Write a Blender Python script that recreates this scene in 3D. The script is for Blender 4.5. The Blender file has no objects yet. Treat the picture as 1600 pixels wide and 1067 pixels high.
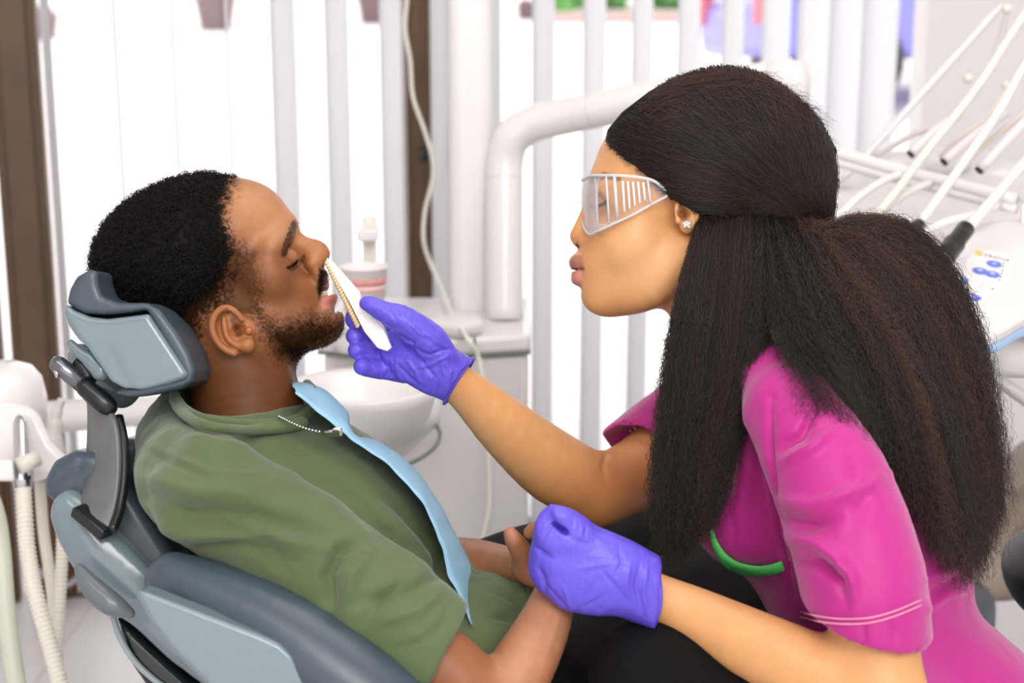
import bpy, bmesh, math, random
import numpy as np
from mathutils import Matrix, Vector

# ---------------------------------------------------------------- camera, sky, lights, exposure
S = bpy.context.scene
COL = S.collection
F = 2222.0                                     # focal length in pixels of the 1600 x 1067 frame
PITCH = math.radians(-12.0)
CAM = Vector((0.0, 0.0, 1.32))
cam_data = bpy.data.cameras.new('camera')
cam_data.sensor_width = 36.0
cam_data.lens = F * 36.0 / 1600.0
cam_data.clip_start = 0.05
cam_data.clip_end = 200
cam_data.dof.use_dof = True
cam_data.dof.focus_distance = 1.46
cam_data.dof.aperture_fstop = 4.4
cam_ob = bpy.data.objects.new('camera', cam_data)
cam_ob.location = CAM
cam_ob.rotation_euler = (math.pi / 2 + PITCH, 0, 0)
COL.objects.link(cam_ob)
S.camera = cam_ob
S.view_settings.view_transform = 'Standard'
S.view_settings.look = 'None'
S.view_settings.gamma = 1.0
S.view_settings.exposure = 0.0
S.view_settings.use_curve_mapping = False
S.cycles.use_denoising = True
S.cycles.max_bounces = 8
S.cycles.transparent_max_bounces = 16

w = bpy.data.worlds.new('overcast_sky')
S.world = w
w.use_nodes = True
w.node_tree.nodes['Background'].inputs[0].default_value = (1.0, 0.97, 0.97, 1)
w.node_tree.nodes['Background'].inputs[1].default_value = 2.15

def area_light(name, loc, target, sx, sy, power, col=(1, 1, 1)):
    d = bpy.data.lights.new(name, 'AREA')
    d.shape = 'RECTANGLE'
    d.size, d.size_y, d.energy, d.color = sx, sy, power, col
    o = bpy.data.objects.new(name, d)
    o.location = loc
    o.rotation_euler = (Vector(target) - Vector(loc)).to_track_quat('-Z', 'Y').to_euler()
    COL.objects.link(o)
    return o
# unseen soft key light above the camera, an added left fill, and the ceiling panel
area_light('window_daylight', (0.45, -0.8, 2.4), (0.1, 1.5, 1.0), 1.4, 1.0, 43, (1.0, 0.98, 0.96))
area_light('ceiling_panel_light', (-0.5, 0.25, 2.72), (-0.1, 1.2, 0.6), 1.2, 0.8, 12, (1.0, 0.97, 0.93))  # fill added at the front left in place of room bounce
area_light('ceiling_panel_light', (0.5, 1.5, 2.72), (0.5, 1.5, 0), 1.4, 1.2, 15, (1.0, 0.97, 0.93))

# ---------------------------------------------------------------- helpers
CW = Matrix.Translation(CAM) @ Matrix.Rotation(math.pi / 2 + PITCH, 4, 'X')
CWn = np.array(CW)
def c2w(P):
    P = np.asarray(P, dtype=np.float64)
    return P @ CWn[:3, :3].T + CWn[:3, 3]
def Cp(px, py, d):
    return np.array([(px - 800.0) / F * d, -(py - 533.5) / F * d, -d])
def W(px, py, d):
    return Vector(c2w(Cp(px, py, d)[None])[0])
def px_of(V):
    d = -V[:, 2]
    return np.stack([V[:, 0] / d * F + 800.0, -V[:, 1] / d * F + 533.5, d], 1)
def on_plane_z(px, py, z):
    a = W(px, py, 1.0) - CAM
    return CAM + a * ((z - CAM.z) / a.z)

def srgb(r, g, b):
    f = lambda c: (c / 255 / 12.92) if c / 255 <= 0.04045 else ((c / 255 + 0.055) / 1.055) ** 2.4
    return (f(r), f(g), f(b), 1.0)

MATS = {}
def mat(name, col, rough=0.5, metal=0.0, spec=0.5, noise=None, bump=None, sss=0.0, sss_rad=(1, .4, .2), coat=0.0,
        attr=None, transmission=0.0, emit=None, ior=None, sheen=0.0, mixcol=None):
    if name in MATS: return MATS[name]
    m = bpy.data.materials.new(name)
    m.use_nodes = True
    nt = m.node_tree
    b = nt.nodes['Principled BSDF']
    b.inputs['Base Color'].default_value = col
    b.inputs['Roughness'].default_value = rough
    b.inputs['Metallic'].default_value = metal
    b.inputs['Specular IOR Level'].default_value = spec
    b.inputs['Coat Weight'].default_value = coat
    b.inputs['Coat Roughness'].default_value = 0.12
    b.inputs['Sheen Weight'].default_value = sheen
    if transmission: b.inputs['Transmission Weight'].default_value = transmission
    if ior: b.inputs['IOR'].default_value = ior
    if sss:
        b.inputs['Subsurface Weight'].default_value = sss
        b.inputs['Subsurface Radius'].default_value = sss_rad
        b.inputs['Subsurface Scale'].default_value = 0.006
    tc = nt.nodes.new('ShaderNodeTexCoord')
    src = None
    if attr:
        a = nt.nodes.new('ShaderNodeAttribute'); a.attribute_name = attr
        src = a.outputs['Color']
    if noise:                                   # (scale, amount)
        n = nt.nodes.new('ShaderNodeTexNoise'); n.inputs['Scale'].default_value = noise[0]; n.inputs['Detail'].default_value = 5
        nt.links.new(tc.outputs['Object'], n.inputs['Vector'])
        mx = nt.nodes.new('ShaderNodeMix'); mx.data_type = 'RGBA'; mx.blend_type = 'MULTIPLY'
        mx.inputs[0].default_value = 1.0
        r = nt.nodes.new('ShaderNodeMapRange')
        r.inputs['From Min'].default_value = 0.3; r.inputs['From Max'].default_value = 0.7
        r.inputs['To Min'].default_value = 1 - noise[1]; r.inputs['To Max'].default_value = 1 + noise[1] * 0.4
        nt.links.new(n.outputs['Fac'], r.inputs['Value'])
        if src is None:
            mx.inputs[6].default_value = col
        else:
            nt.links.new(src, mx.inputs[6])
        nt.links.new(r.outputs[0], mx.inputs[7])
        src = mx.outputs[2]
    if src is not None: nt.links.new(src, b.inputs['Base Color'])
    if bump:                                    # list of (kind, scale, strength, distance, stretch)
        prev = None
        for kind, sc, st, dist, stretch in bump:
            mp = nt.nodes.new('ShaderNodeMapping'); mp.inputs['Scale'].default_value = stretch
            nt.links.new(tc.outputs['Object'], mp.inputs['Vector'])
            if kind == 'noise':
                t = nt.nodes.new('ShaderNodeTexNoise'); t.inputs['Detail'].default_value = 4; out = 'Fac'
            elif kind == 'voronoi':
                t = nt.nodes.new('ShaderNodeTexVoronoi'); out = 'Distance'
            else:
                t = nt.nodes.new('ShaderNodeTexWave'); out = 'Fac'
            t.inputs['Scale'].default_value = sc
            nt.links.new(mp.outputs[0], t.inputs['Vector'])
            bp = nt.nodes.new('ShaderNodeBump'); bp.inputs['Strength'].default_value = st; bp.inputs['Distance'].default_value = dist
            nt.links.new(t.outputs[out], bp.inputs['Height'])
            if prev is not None: nt.links.new(prev, bp.inputs['Normal'])
            prev = bp.outputs[0]
        nt.links.new(prev, b.inputs['Normal'])
    if emit:
        b.inputs['Emission Color'].default_value = col
        b.inputs['Emission Strength'].default_value = emit
    MATS[name] = m
    return m

def hair_mat(name, dark, light, rough=0.4, spec=0.4):
    m = mat(name, dark, rough, spec=spec)
    nt = m.node_tree; b = nt.nodes['Principled BSDF']
    hi = nt.nodes.new('ShaderNodeHairInfo')
    cr = nt.nodes.new('ShaderNodeValToRGB')
    cr.color_ramp.elements[0].color = dark; cr.color_ramp.elements[1].color = light
    cr.color_ramp.elements[0].position = .25; cr.color_ramp.elements[1].position = 1.0
    nt.links.new(hi.outputs['Random'], cr.inputs['Fac']); nt.links.new(cr.outputs[0], b.inputs['Base Color'])
    return m

def tag(o, label=None, cat=None, group=None, kind=None):
    if label: o['label'] = label
    if cat: o['category'] = cat
    if group: o['group'] = group
    if kind: o['kind'] = kind
    return o
def thing(name, loc, label, cat, group=None):
    o = bpy.data.objects.new(name, None)
    o.empty_display_size = 0.05
    o.location = loc
    COL.objects.link(o)
    bpy.context.view_layer.update()
    return tag(o, label, cat, group)
def link(name, me, m, parent=None, smooth=True, label=None):
    """one mesh (world coordinates) as one object; its origin goes to the middle of its bottom"""
    if m is not None and len(me.materials) == 0: me.materials.append(m)
    n = len(me.vertices)
    co = np.empty(n * 3, np.float32); me.vertices.foreach_get('co', co); co = co.reshape(-1, 3)
    base = np.array([(co[:, 0].min() + co[:, 0].max()) / 2, (co[:, 1].min() + co[:, 1].max()) / 2, co[:, 2].min()])
    if parent is None or True:
        co = co - base
        me.vertices.foreach_set('co', co.astype(np.float32).ravel()); me.update()
    o = bpy.data.objects.new(name, me)
    COL.objects.link(o)
    if parent is not None:
        off = Vector((0, 0, 0)); q = parent
        while q is not None:
            off += q.location; q = q.parent
        o.parent = parent
        o.location = Vector(base) - off
    else:
        o.location = Vector(base)
    if smooth: me.shade_smooth()
    if label: o['label'] = label
    return o
def mesh_from(name, V, Fc):
    me = bpy.data.meshes.new(name)
    me.from_pydata([tuple(v) for v in V], [], [tuple(f) for f in Fc])
    me.update()
    return me
def bm_obj(name, bm, m, parent=None, smooth=False, bevel=0.0, seg=2, label=None, sub=0):
    bmesh.ops.recalc_face_normals(bm, faces=bm.faces)
    me = bpy.data.meshes.new(name)
    bm.to_mesh(me); bm.free()
    o = link(name, me, m, parent, smooth or bevel > 0 or sub > 0, label)
    if bevel > 0:
        md = o.modifiers.new('bevel', 'BEVEL'); md.width = bevel; md.segments = seg; md.limit_method = 'ANGLE'; md.angle_limit = math.radians(35)
        md.harden_normals = False
        me.set_sharp_from_angle(angle=math.radians(50))
    if sub:
        md = o.modifiers.new('sub', 'SUBSURF'); md.levels = sub; md.render_levels = sub
    return o

# ---- mesh primitives in world space
def add_box(bm, c, s, rot=None):
    M = Matrix.Translation(Vector(c)) @ (rot.to_4x4() if rot is not None else Matrix.Identity(4)) @ Matrix.Diagonal((s[0], s[1], s[2], 1))
    bmesh.ops.create_cube(bm, size=1.0, matrix=M)
def smooth_path(pts, n=8):
    P = np.array([list(p) for p in pts], float)
    if len(P) < 3: return P
    Q = np.vstack([2 * P[0] - P[1], P, 2 * P[-1] - P[-2]])
    out = []
    for i in range(1, len(Q) - 2):
        for t in np.linspace(0, 1, n, endpoint=False):
            a, b, c, d = Q[i - 1], Q[i], Q[i + 1], Q[i + 2]
            out.append(0.5 * ((2 * b) + (-a + c) * t + (2 * a - 5 * b + 4 * c - d) * t * t + (-a + 3 * b - 3 * c + d) * t ** 3))
    out.append(P[-1])
    return np.array(out)
def add_tube(bm, pts, rad, seg=12, cap=True, flat=1.0, up=None):
    """swept tube, pts world; rad scalar or list; flat squashes across 'up'"""
    P = [Vector(p) for p in pts]
    n = len(P)
    R = [rad] * n if np.isscalar(rad) else list(rad)
    rings = []
    prevx = None
    for i in range(n):
        t = (P[min(i + 1, n - 1)] - P[max(i - 1, 0)]).normalized()
        if prevx is None:
            ref = Vector(up) if up is not None else (Vector((0, 0, 1)) if abs(t.z) < 0.9 else Vector((1, 0, 0)))
            x = (ref - t * ref.dot(t)).normalized()
        else:
            x = (prevx - t * prevx.dot(t)).normalized()
        prevx = x
        y = t.cross(x)
        rings.append([bm.verts.new(P[i] + (x * math.cos(a) * flat + y * math.sin(a)) * R[i]) for a in (2 * math.pi * k / seg for k in range(seg))])
    for i in range(n - 1):
        for k in range(seg):
            bm.faces.new((rings[i][k], rings[i][(k + 1) % seg], rings[i + 1][(k + 1) % seg], rings[i + 1][k]))
    if cap:
        bm.faces.new(rings[0][::-1]); bm.faces.new(rings[-1])
def add_lathe(bm, base, axis, prof, seg=24):
    """prof: list of (r, h) along axis from base"""
    a = Vector(axis).normalized()
    x = a.orthogonal().normalized(); y = a.cross(x)
    rings = []
    for r, h in prof:
        c = Vector(base) + a * h
        if r < 1e-6: rings.append([bm.verts.new(c)])
        else: rings.append([bm.verts.new(c + (x * math.cos(t) + y * math.sin(t)) * r) for t in (2 * math.pi * k / seg for k in range(seg))])
    for i in range(len(rings) - 1):
        A, B = rings[i], rings[i + 1]
        for k in range(seg):
            if len(A) == 1 and len(B) == 1: continue
            if len(A) == 1: bm.faces.new((A[0], B[(k + 1) % seg], B[k]))
            elif len(B) == 1: bm.faces.new((A[k], A[(k + 1) % seg], B[0]))
            else: bm.faces.new((A[k], A[(k + 1) % seg], B[(k + 1) % seg], B[k]))
    if len(rings[0]) > 1: bm.faces.new(rings[0][::-1])
    if len(rings[-1]) > 1: bm.faces.new(rings[-1])
def add_prism(bm, poly, depth_vec):
    """closed polygon (world points) extruded by a vector"""
    A = [bm.verts.new(Vector(p)) for p in poly]
    B = [bm.verts.new(Vector(p) + Vector(depth_vec)) for p in poly]
    n = len(A)
    bm.faces.new(A); bm.faces.new(B[::-1])
    for i in range(n):
        bm.faces.new((A[i], B[i], B[(i + 1) % n], A[(i + 1) % n]))
def add_grid(bm, G, thick=0.0):
    """G: (n, m, 3) world points -> sheet"""
    n, m = len(G), len(G[0])
    vs = [[bm.verts.new(Vector(G[i][j])) for j in range(m)] for i in range(n)]
    for i in range(n - 1):
        for j in range(m - 1):
            bm.faces.new((vs[i][j], vs[i + 1][j], vs[i + 1][j + 1], vs[i][j + 1]))

# ---------------------------------------------------------------- implicit sculpting (smooth blends, surface nets)
f32 = np.float32
class Sculpt:
    """blend of primitives, placed by picture position + depth; becomes one watertight surface"""
    reach = 0.02
    def __init__(s): s.ops = []; s.lo = np.array([9e9] * 3); s.hi = -s.lo
    def _grow(s, c, r):
        s.lo = np.minimum(s.lo, c - r); s.hi = np.maximum(s.hi, c + r)
    def _add(s, fn, k, mode, grow):
        if mode == 'u':
            for c, r in grow: s._grow(c, r)
        bb = None
        if grow and mode in 'us':
            bb = (np.min([c - r for c, r in grow], 0), np.max([c + r for c, r in grow], 0))
        s.ops.append((fn, k, mode, bb))
        return s
    def ball(s, px, py, d, r, k=10, mode='u'):
        return s.chain([(px, py, d, r), (px, py, d, r)], k, mode)
    def ell(s, px, py, d, rx, ry, rz, rot=0, k=10, mode='u', yaw=0, roll=0):
        sc = d / F
        c = Cp(px, py, d).astype(f32)
        R = np.array(Matrix.Rotation(math.radians(-rot), 3, 'Z') @ Matrix.Rotation(math.radians(yaw), 3, 'Y') @ Matrix.Rotation(math.radians(roll), 3, 'X')).astype(f32)
        r = (np.array([rx, ry, rz]) * sc).astype(f32)
        def fn(P):
            q = (P - c) @ R
            k0 = np.sqrt(((q / r) ** 2).sum(1))
            k1 = np.sqrt(((q / (r * r)) ** 2).sum(1)) + 1e-9
            return k0 * (k0 - 1) / k1
        return s._add(fn, k * sc, mode, [(c, max(r))])
    def chain(s, pts, k=10, mode='u', kin=None):
        """pts (px, py, d, r): limb of tapering round segments"""
        if len(pts) > 2:                                   # round the bends instead of swelling them
            pts = smooth_path([tuple(p) + () for p in pts], 4)
        C = [Cp(p[0], p[1], p[2]).astype(f32) for p in pts]
        Rr = [f32(p[3] * p[2] / F) for p in pts]
        sc = pts[0][2] / F
        kk = 0.0
        def fn(P):
            out = None
            for i in range(len(C) - 1):
                a, b = C[i], C[i + 1]
                ab = b - a; L = float(ab @ ab)
                if L < 1e-12:
                    dd = np.sqrt(((P - a) ** 2).sum(1)) - Rr[i]
                else:
                    t = np.clip(((P - a) @ ab) / L, 0, 1)
                    dd = np.sqrt(((P - a - t[:, None] * ab) ** 2).sum(1)) - (Rr[i] + (Rr[i + 1] - Rr[i]) * t)
                out = dd if out is None else smin(out, dd, kk)
            return out
        return s._add(fn, k * sc, mode, [(c, r) for c, r in zip(C, Rr)])
    def prism(s, poly, d, half, rnd=3, k=10, mode='u', dq=None):
        """closed outline (px, py) read at depth dq, solid around depth d, half thickness 'half' and edge rounding in px"""
        sc = d / F
        Q = np.array([Cp(p[0], p[1], dq or d)[:2] for p in poly]).astype(f32)
        h, rr = half * sc, rnd * sc
        def fn(P):
            d2 = poly2d(P[:, :2], Q) + rr
            dz = np.abs(P[:, 2] + f32(d)) - f32(h - rr)
            return np.minimum(np.maximum(d2, dz), 0) + np.sqrt(np.maximum(d2, 0) ** 2 + np.maximum(dz, 0) ** 2) - rr
        lo, hi = Q.min(0), Q.max(0)
        c = np.array([(lo[0] + hi[0]) / 2, (lo[1] + hi[1]) / 2, -d])
        return s._add(fn, k * sc, mode, [(np.array([lo[0], lo[1], -d]), h), (np.array([hi[0], hi[1], -d]), h)])
    def box(s, px, py, d, hx, hy, hz, rot=0, rnd=5, k=10, mode='u', yaw=0, roll=0):
        sc = d / F
        c = Cp(px, py, d).astype(f32)
        R = np.array(Matrix.Rotation(math.radians(-rot), 3, 'Z') @ Matrix.Rotation(math.radians(yaw), 3, 'Y') @ Matrix.Rotation(math.radians(roll), 3, 'X')).astype(f32)
        h = (np.array([hx, hy, hz]) * sc).astype(f32); rr = f32(rnd * sc)
        def fn(P):
            q = np.abs((P - c) @ R) - (h - rr)
            return np.sqrt((np.maximum(q, 0) ** 2).sum(1)) + np.minimum(q.max(1), 0) - rr
        return s._add(fn, k * sc, mode, [(c, np.linalg.norm(h))])
    def half_space(s, px, py, d, n, k=2, mode='i'):
        """cut: keeps the side opposite to n (camera axes)"""
        c = Cp(px, py, d).astype(f32); n = np.array(n, f32); n /= np.linalg.norm(n)
        return s._add(lambda P: (P - c) @ n, k * d / F, mode, [])
    def fn(s, f, k=0.004, mode='u', grow=()):
        return s._add(f, k, mode, list(grow))
    def sym(s, meth, d0, *a, **kw):
        """a: the primitive with its depth given as an offset in px from the middle plane d0; placed on both sides"""
        for sg in (-1, 1):
            if meth == 'chain':
                s.chain([(p[0] , p[1], d0 + sg * p[2] * d0 / F, p[3]) for p in a[0]], *a[1:], **kw)
            else:
                b = list(a); b[2] = d0 + sg * b[2] * d0 / F
                getattr(s, meth)(*b, **kw)
        return s
    def val(s, P):
        P = P.astype(f32)
        out = None
        lo, hi = P.min(0), P.max(0)
        for op in s.ops:
            fn, k, mode = op[:3]
            if out is not None and len(op) > 3 and op[3] is not None:      # too far away to matter here
                gap = np.maximum(np.maximum(op[3][0] - hi, lo - op[3][1]), 0)
                if float(gap @ gap) > (k + s.reach) ** 2: continue
            d = fn(P)
            if out is None: out = d
            elif mode == 'u': out = smin(out, d, k)
            elif mode == 's': out = -smin(-out, d, k)
            elif mode == 'i': out = -smin(-out, -d, k)
        return out
    def mesh(s, res):
        pad = 4 * res
        lo, hi = s.lo - pad, s.hi + pad
        B = 6
        nb = np.ceil((hi - lo) / (res * B)).astype(int) + 1
        bc = np.stack(np.meshgrid(*[np.arange(n) for n in nb], indexing='ij'), -1).reshape(-1, 3)
        cen = (lo + (bc + 0.5) * B * res)
        s.reach = 9.0
        v = s.val(cen)
        s.reach = 0.012 + 3 * res
        keep = np.abs(v) < B * res * 1.15 + 2.5 * res
        N = nb * B
        V = np.repeat(np.repeat(np.repeat(v.reshape(nb), B, 0), B, 1), B, 2).astype(f32)
        off = np.stack(np.meshgrid(*[np.arange(B)] * 3, indexing='ij'), -1).reshape(-1, 3)
        kb = bc[keep]
        sup = kb // 4
        key = (sup[:, 0] * 4096 + sup[:, 1]) * 4096 + sup[:, 2]
        order = np.argsort(key, kind='stable'); kb = kb[order]; key = key[order]
        cuts = np.nonzero(np.diff(key))[0] + 1
        for part in np.split(kb, cuts):
            ch = (part[:, None, :] * B + off[None]).reshape(-1, 3)
            V[ch[:, 0], ch[:, 1], ch[:, 2]] = s.val(lo + ch * res)
        return surface_nets(V, lo, res)
def smin(a, b, k):
    if k <= 1e-9: return np.minimum(a, b)
    h = np.maximum(k - np.abs(a - b), 0) / k
    return np.minimum(a, b) - h * h * k * 0.25
def poly2d(P, Q):
    d = None; sgn = np.ones(len(P), f32)
    n = len(Q)
    for i in range(n):
        a, b = Q[i], Q[i - 1]
        e = b - a; w_ = P - a
        t = np.clip((w_ @ e) / (e @ e), 0, 1)
        q = w_ - t[:, None] * e
        dd = (q ** 2).sum(1)
        d = dd if d is None else np.minimum(d, dd)
        c1 = P[:, 1] >= a[1]; c2 = P[:, 1] < b[1]; c3 = e[0] * w_[:, 1] > e[1] * w_[:, 0]
        fl = (c1 & c2 & c3) | (~c1 & ~c2 & ~c3)
        sgn = np.where(fl, -sgn, sgn)
    return sgn * np.sqrt(d)
def surface_nets(V, lo, res):
    ins = V < 0
    n = np.array(V.shape)
    c = ins[:-1, :-1, :-1].astype(np.int8)
    tot = np.zeros(tuple(n - 1), np.int8)
    for i in (0, 1):
        for j in (0, 1):
            for k in (0, 1):
                tot += ins[i:n[0] - 1 + i, j:n[1] - 1 + j, k:n[2] - 1 + k]
    act = (tot > 0) & (tot < 8)
    cells = np.argwhere(act)
    ids = -np.ones(act.shape, np.int32); ids[act] = np.arange(len(cells))
    acc = np.zeros((len(cells), 3)); cnt = np.zeros(len(cells))
    corners = [(i, j, k) for i in (0, 1) for j in (0, 1) for k in (0, 1)]
    val = {cn: V[cells[:, 0] + cn[0], cells[:, 1] + cn[1], cells[:, 2] + cn[2]] for cn in corners}
    for a in corners:
        for ax in range(3):
            if a[ax] == 0:
                b = list(a); b[ax] = 1; b = tuple(b)
                va, vb = val[a], val[b]
                m = (va < 0) != (vb < 0)
                t = np.where(m, va / np.where(m, va - vb, 1), 0)
                p = np.array(a, float)[None].repeat(len(cells), 0); p[:, ax] = t
                acc += p * m[:, None]; cnt += m
    P = lo + (cells + acc / cnt[:, None]) * res
    faces = []
    for ax in range(3):
        u, v = (ax + 1) % 3, (ax + 2) % 3
        sl0 = [slice(None)] * 3; sl1 = [slice(None)] * 3
        sl0[ax] = slice(0, n[ax] - 1); sl1[ax] = slice(1, n[ax])
        A, Bv = ins[tuple(sl0)], ins[tuple(sl1)]
        e = np.argwhere(A != Bv)
        e = e[(e[:, u] > 0) & (e[:, v] > 0) & (e[:, u] < n[u] - 1) & (e[:, v] < n[v] - 1)]
        up = A[e[:, 0], e[:, 1], e[:, 2]]
        def cell(du, dv):
            q = e.copy(); q[:, u] -= du; q[:, v] -= dv
            return ids[q[:, 0], q[:, 1], q[:, 2]]
        q = np.stack([cell(1, 1), cell(0, 1), cell(0, 0), cell(1, 0)], 1)
        q[~up] = q[~up][:, ::-1]
        faces.append(q)
    Fq = np.concatenate(faces)
    Fq = Fq[(Fq >= 0).all(1)]
    return P, Fq
def vnormals(V, Fq):
    n = np.cross(V[Fq[:, 2]] - V[Fq[:, 0]], V[Fq[:, 3]] - V[Fq[:, 1]])
    N = np.zeros_like(V)
    for k in range(4):
        for a in range(3): N[:, a] += np.bincount(Fq[:, k], n[:, a], len(V))
    return N / (np.linalg.norm(N, axis=1, keepdims=True) + 1e-12)
def relax(V, Fq, it=1, lam=0.5):
    for _ in range(it):
        A = np.zeros_like(V); c = np.zeros(len(V))
        for k in range(4):
            i, j = Fq[:, k], Fq[:, (k + 1) % 4]
            for x, y in ((i, j), (j, i)):
                for a in range(3): A[:, a] += np.bincount(x, V[y, a], len(V))
                c += np.bincount(x, minlength=len(V))
        V = V + lam * (A / np.maximum(c, 1)[:, None] - V)
    return V
def keep_faces(V, Fq, vmask):
    fm = vmask[Fq].all(1)
    Fq = Fq[fm]
    used = np.zeros(len(V), bool); used[Fq.ravel()] = True
    new = np.cumsum(used) - 1
    return V[used], new[Fq], used
def join(*parts):
    Vs, Fs, o = [], [], 0
    for V, Fq in parts:
        Vs.append(V); Fs.append(Fq + o); o += len(V)
    return np.concatenate(Vs), np.concatenate(Fs)
def quad_mesh(name, V, Fq, colors=None, world=False):
    me = bpy.data.meshes.new(name)
    Vw = V if world else c2w(V)
    me.vertices.add(len(Vw)); me.vertices.foreach_set('co', Vw.astype(f32).ravel())
    nf = len(Fq)
    me.loops.add(nf * 4); me.loops.foreach_set('vertex_index', Fq.astype(np.int32).ravel())
    me.polygons.add(nf)
    me.polygons.foreach_set('loop_start', (np.arange(nf) * 4).astype(np.int32))
    if colors is not None:
        a = me.color_attributes.new('tint', 'FLOAT_COLOR', 'POINT')
        a.data.foreach_set('color', np.concatenate([colors, np.ones((len(colors), 1))], 1).astype(f32).ravel())
    me.update(calc_edges=True); me.validate()
    return me

# ---- cheap vector noise
_rng = np.random.default_rng(7)
_perm = _rng.permutation(4096)
_gv = _rng.uniform(-1, 1, 4096)
def vnoise(P):
    i = np.floor(P).astype(np.int64); fr = P - i
    u = fr * fr * (3 - 2 * fr)
    out = 0
    for a in (0, 1):
        for b in (0, 1):
            for c in (0, 1):
                h = _perm[(_perm[(_perm[(i[:, 0] + a) & 4095] + i[:, 1] + b) & 4095] + i[:, 2] + c) & 4095]
                wgt = (u[:, 0] if a else 1 - u[:, 0]) * (u[:, 1] if b else 1 - u[:, 1]) * (u[:, 2] if c else 1 - u[:, 2])
                out = out + wgt * _gv[h]
    return out
def fbm(P, o=4):
    s_ = 0; a = 1; t = 0
    for k in range(o):
        s_ = s_ + a * vnoise(P * 2 ** k + 17.3 * k); t += a; a *= 0.5
    return s_ / t
def poly_dist(X, poly):
    """distance of picture points to an open polyline, and position along it 0..1"""
    Q = np.array(poly, float)
    L = np.linalg.norm(np.diff(Q, axis=0), axis=1); cum = np.concatenate([[0], np.cumsum(L)])
    best = np.full(len(X), 1e9); tt = np.zeros(len(X))
    for i in range(len(Q) - 1):
        e = Q[i + 1] - Q[i]; w_ = X - Q[i]
        t = np.clip((w_ @ e) / (e @ e + 1e-9), 0, 1)
        d = np.linalg.norm(w_ - t[:, None] * e, axis=1)
        m = d < best
        best[m] = d[m]; tt[m] = (cum[i] + t[m] * L[i]) / cum[-1]
    return best, tt
def inside(X, poly):
    Q = np.array(poly, f32)
    return poly2d(X.astype(f32), Q)               # negative inside, px
def sstep(a, b, x):
    t = np.clip((x - a) / (b - a), 0, 1)
    return t * t * (3 - 2 * t)
def folds(V, Fq, lst, near=None):
    """raise or sink cloth along creases: (polyline px, amplitude px, width px); only on the side that faces the viewer"""
    N = vnormals(V, Fq); X = px_of(V)
    face = sstep(-0.15, 0.35, -(N * V / np.linalg.norm(V, axis=1, keepdims=True)).sum(1))
    disp = np.zeros(len(V))
    for poly, amp, wd in lst:
        d, t = poly_dist(X[:, :2], poly)
        env = np.sin(np.pi * np.clip(t, 0.04, 0.96)) ** 0.6
        disp += amp * np.exp(-(d / wd) ** 2) * env
    return V + N * (disp * face * X[:, 2] / F)[:, None]
def tint_mix(c, col, m):
    return c * (1 - m[:, None]) + np.array(col[:3])[None] * m[:, None]
def strands(name, pts, rad, m, parent, label=None):
    """pts (n, k, 3) camera space strands -> one hair curves object"""
    n, k = pts.shape[:2]
    hc = bpy.data.hair_curves.new(name)
    hc.add_curves([k] * n)
    Pw = c2w(pts.reshape(-1, 3))
    off = Vector((0, 0, 0)); q = parent
    while q is not None:
        off += q.location; q = q.parent
    Pw = Pw - np.array(off)
    hc.points.foreach_set('position', Pw.astype(f32).ravel())
    r = np.broadcast_to(np.asarray(rad, f32), (n, k)).astype(f32) if np.ndim(rad) != 1 else np.broadcast_to(np.asarray(rad, f32)[None], (n, k))
    hc.points.foreach_set('radius', np.ascontiguousarray(r).ravel())
    hc.materials.append(m)
    o = bpy.data.objects.new(name, hc)
    COL.objects.link(o)
    o.parent = parent
    if label: o['label'] = label
    return o
# ================================================================ the room
WHITE = mat('white_wall', srgb(236, 233, 233), 0.6, noise=(3, 0.02))
FLOORM = mat('pale_floor', srgb(226, 222, 224), 0.35, noise=(6, 0.05), bump=[('noise', 180, 0.05, 0.002, (1, 1, 1))])
BROWN = mat('dark_brown_frame', srgb(92, 66, 40), 0.45, noise=(9, 0.25), bump=[('noise', 40, 0.15, 0.002, (6, 6, 0.6))])
SLAT = mat('blind_fabric', srgb(231, 232, 236), 0.7, noise=(60, 0.03), bump=[('wave', 260, 0.1, 0.001, (1, 1, 1))])
PLASTIC = mat('white_plastic', srgb(231, 228, 226), 0.28, coat=0.3)
CREAM = mat('cream_plastic', srgb(228, 225, 214), 0.35)
GREYLINE = mat('grey_seam', srgb(120, 130, 126), 0.5)
CHROME = mat('chrome', srgb(205, 205, 205), 0.12, metal=1.0)
BLACKP = mat('black_plastic', srgb(16, 20, 20), 0.3)

def glass_mat(name, tint, refl, rough=0.0):
    m = bpy.data.materials.new(name); m.use_nodes = True
    nt = m.node_tree; nt.nodes.clear()
    out = nt.nodes.new('ShaderNodeOutputMaterial')
    t = nt.nodes.new('ShaderNodeBsdfTransparent'); t.inputs[0].default_value = tint
    g = nt.nodes.new('ShaderNodeBsdfGlossy'); g.inputs['Roughness'].default_value = rough
    fr = nt.nodes.new('ShaderNodeLayerWeight'); fr.inputs['Blend'].default_value = 0.25
    mr = nt.nodes.new('ShaderNodeMapRange'); mr.inputs['To Min'].default_value = refl; mr.inputs['To Max'].default_value = min(1, refl * 6)
    nt.links.new(fr.outputs['Fresnel'], mr.inputs['Value'])
    mx = nt.nodes.new('ShaderNodeMixShader')
    nt.links.new(mr.outputs[0], mx.inputs[0]); nt.links.new(t.outputs[0], mx.inputs[1]); nt.links.new(g.outputs[0], mx.inputs[2])
    nt.links.new(mx.outputs[0], out.inputs[0])
    return m
nt = SLAT.node_tree
tr = nt.nodes.new('ShaderNodeBsdfTranslucent'); tr.inputs[0].default_value = srgb(247, 247, 248)
mxs = nt.nodes.new('ShaderNodeMixShader'); mxs.inputs[0].default_value = 0.85
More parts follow.
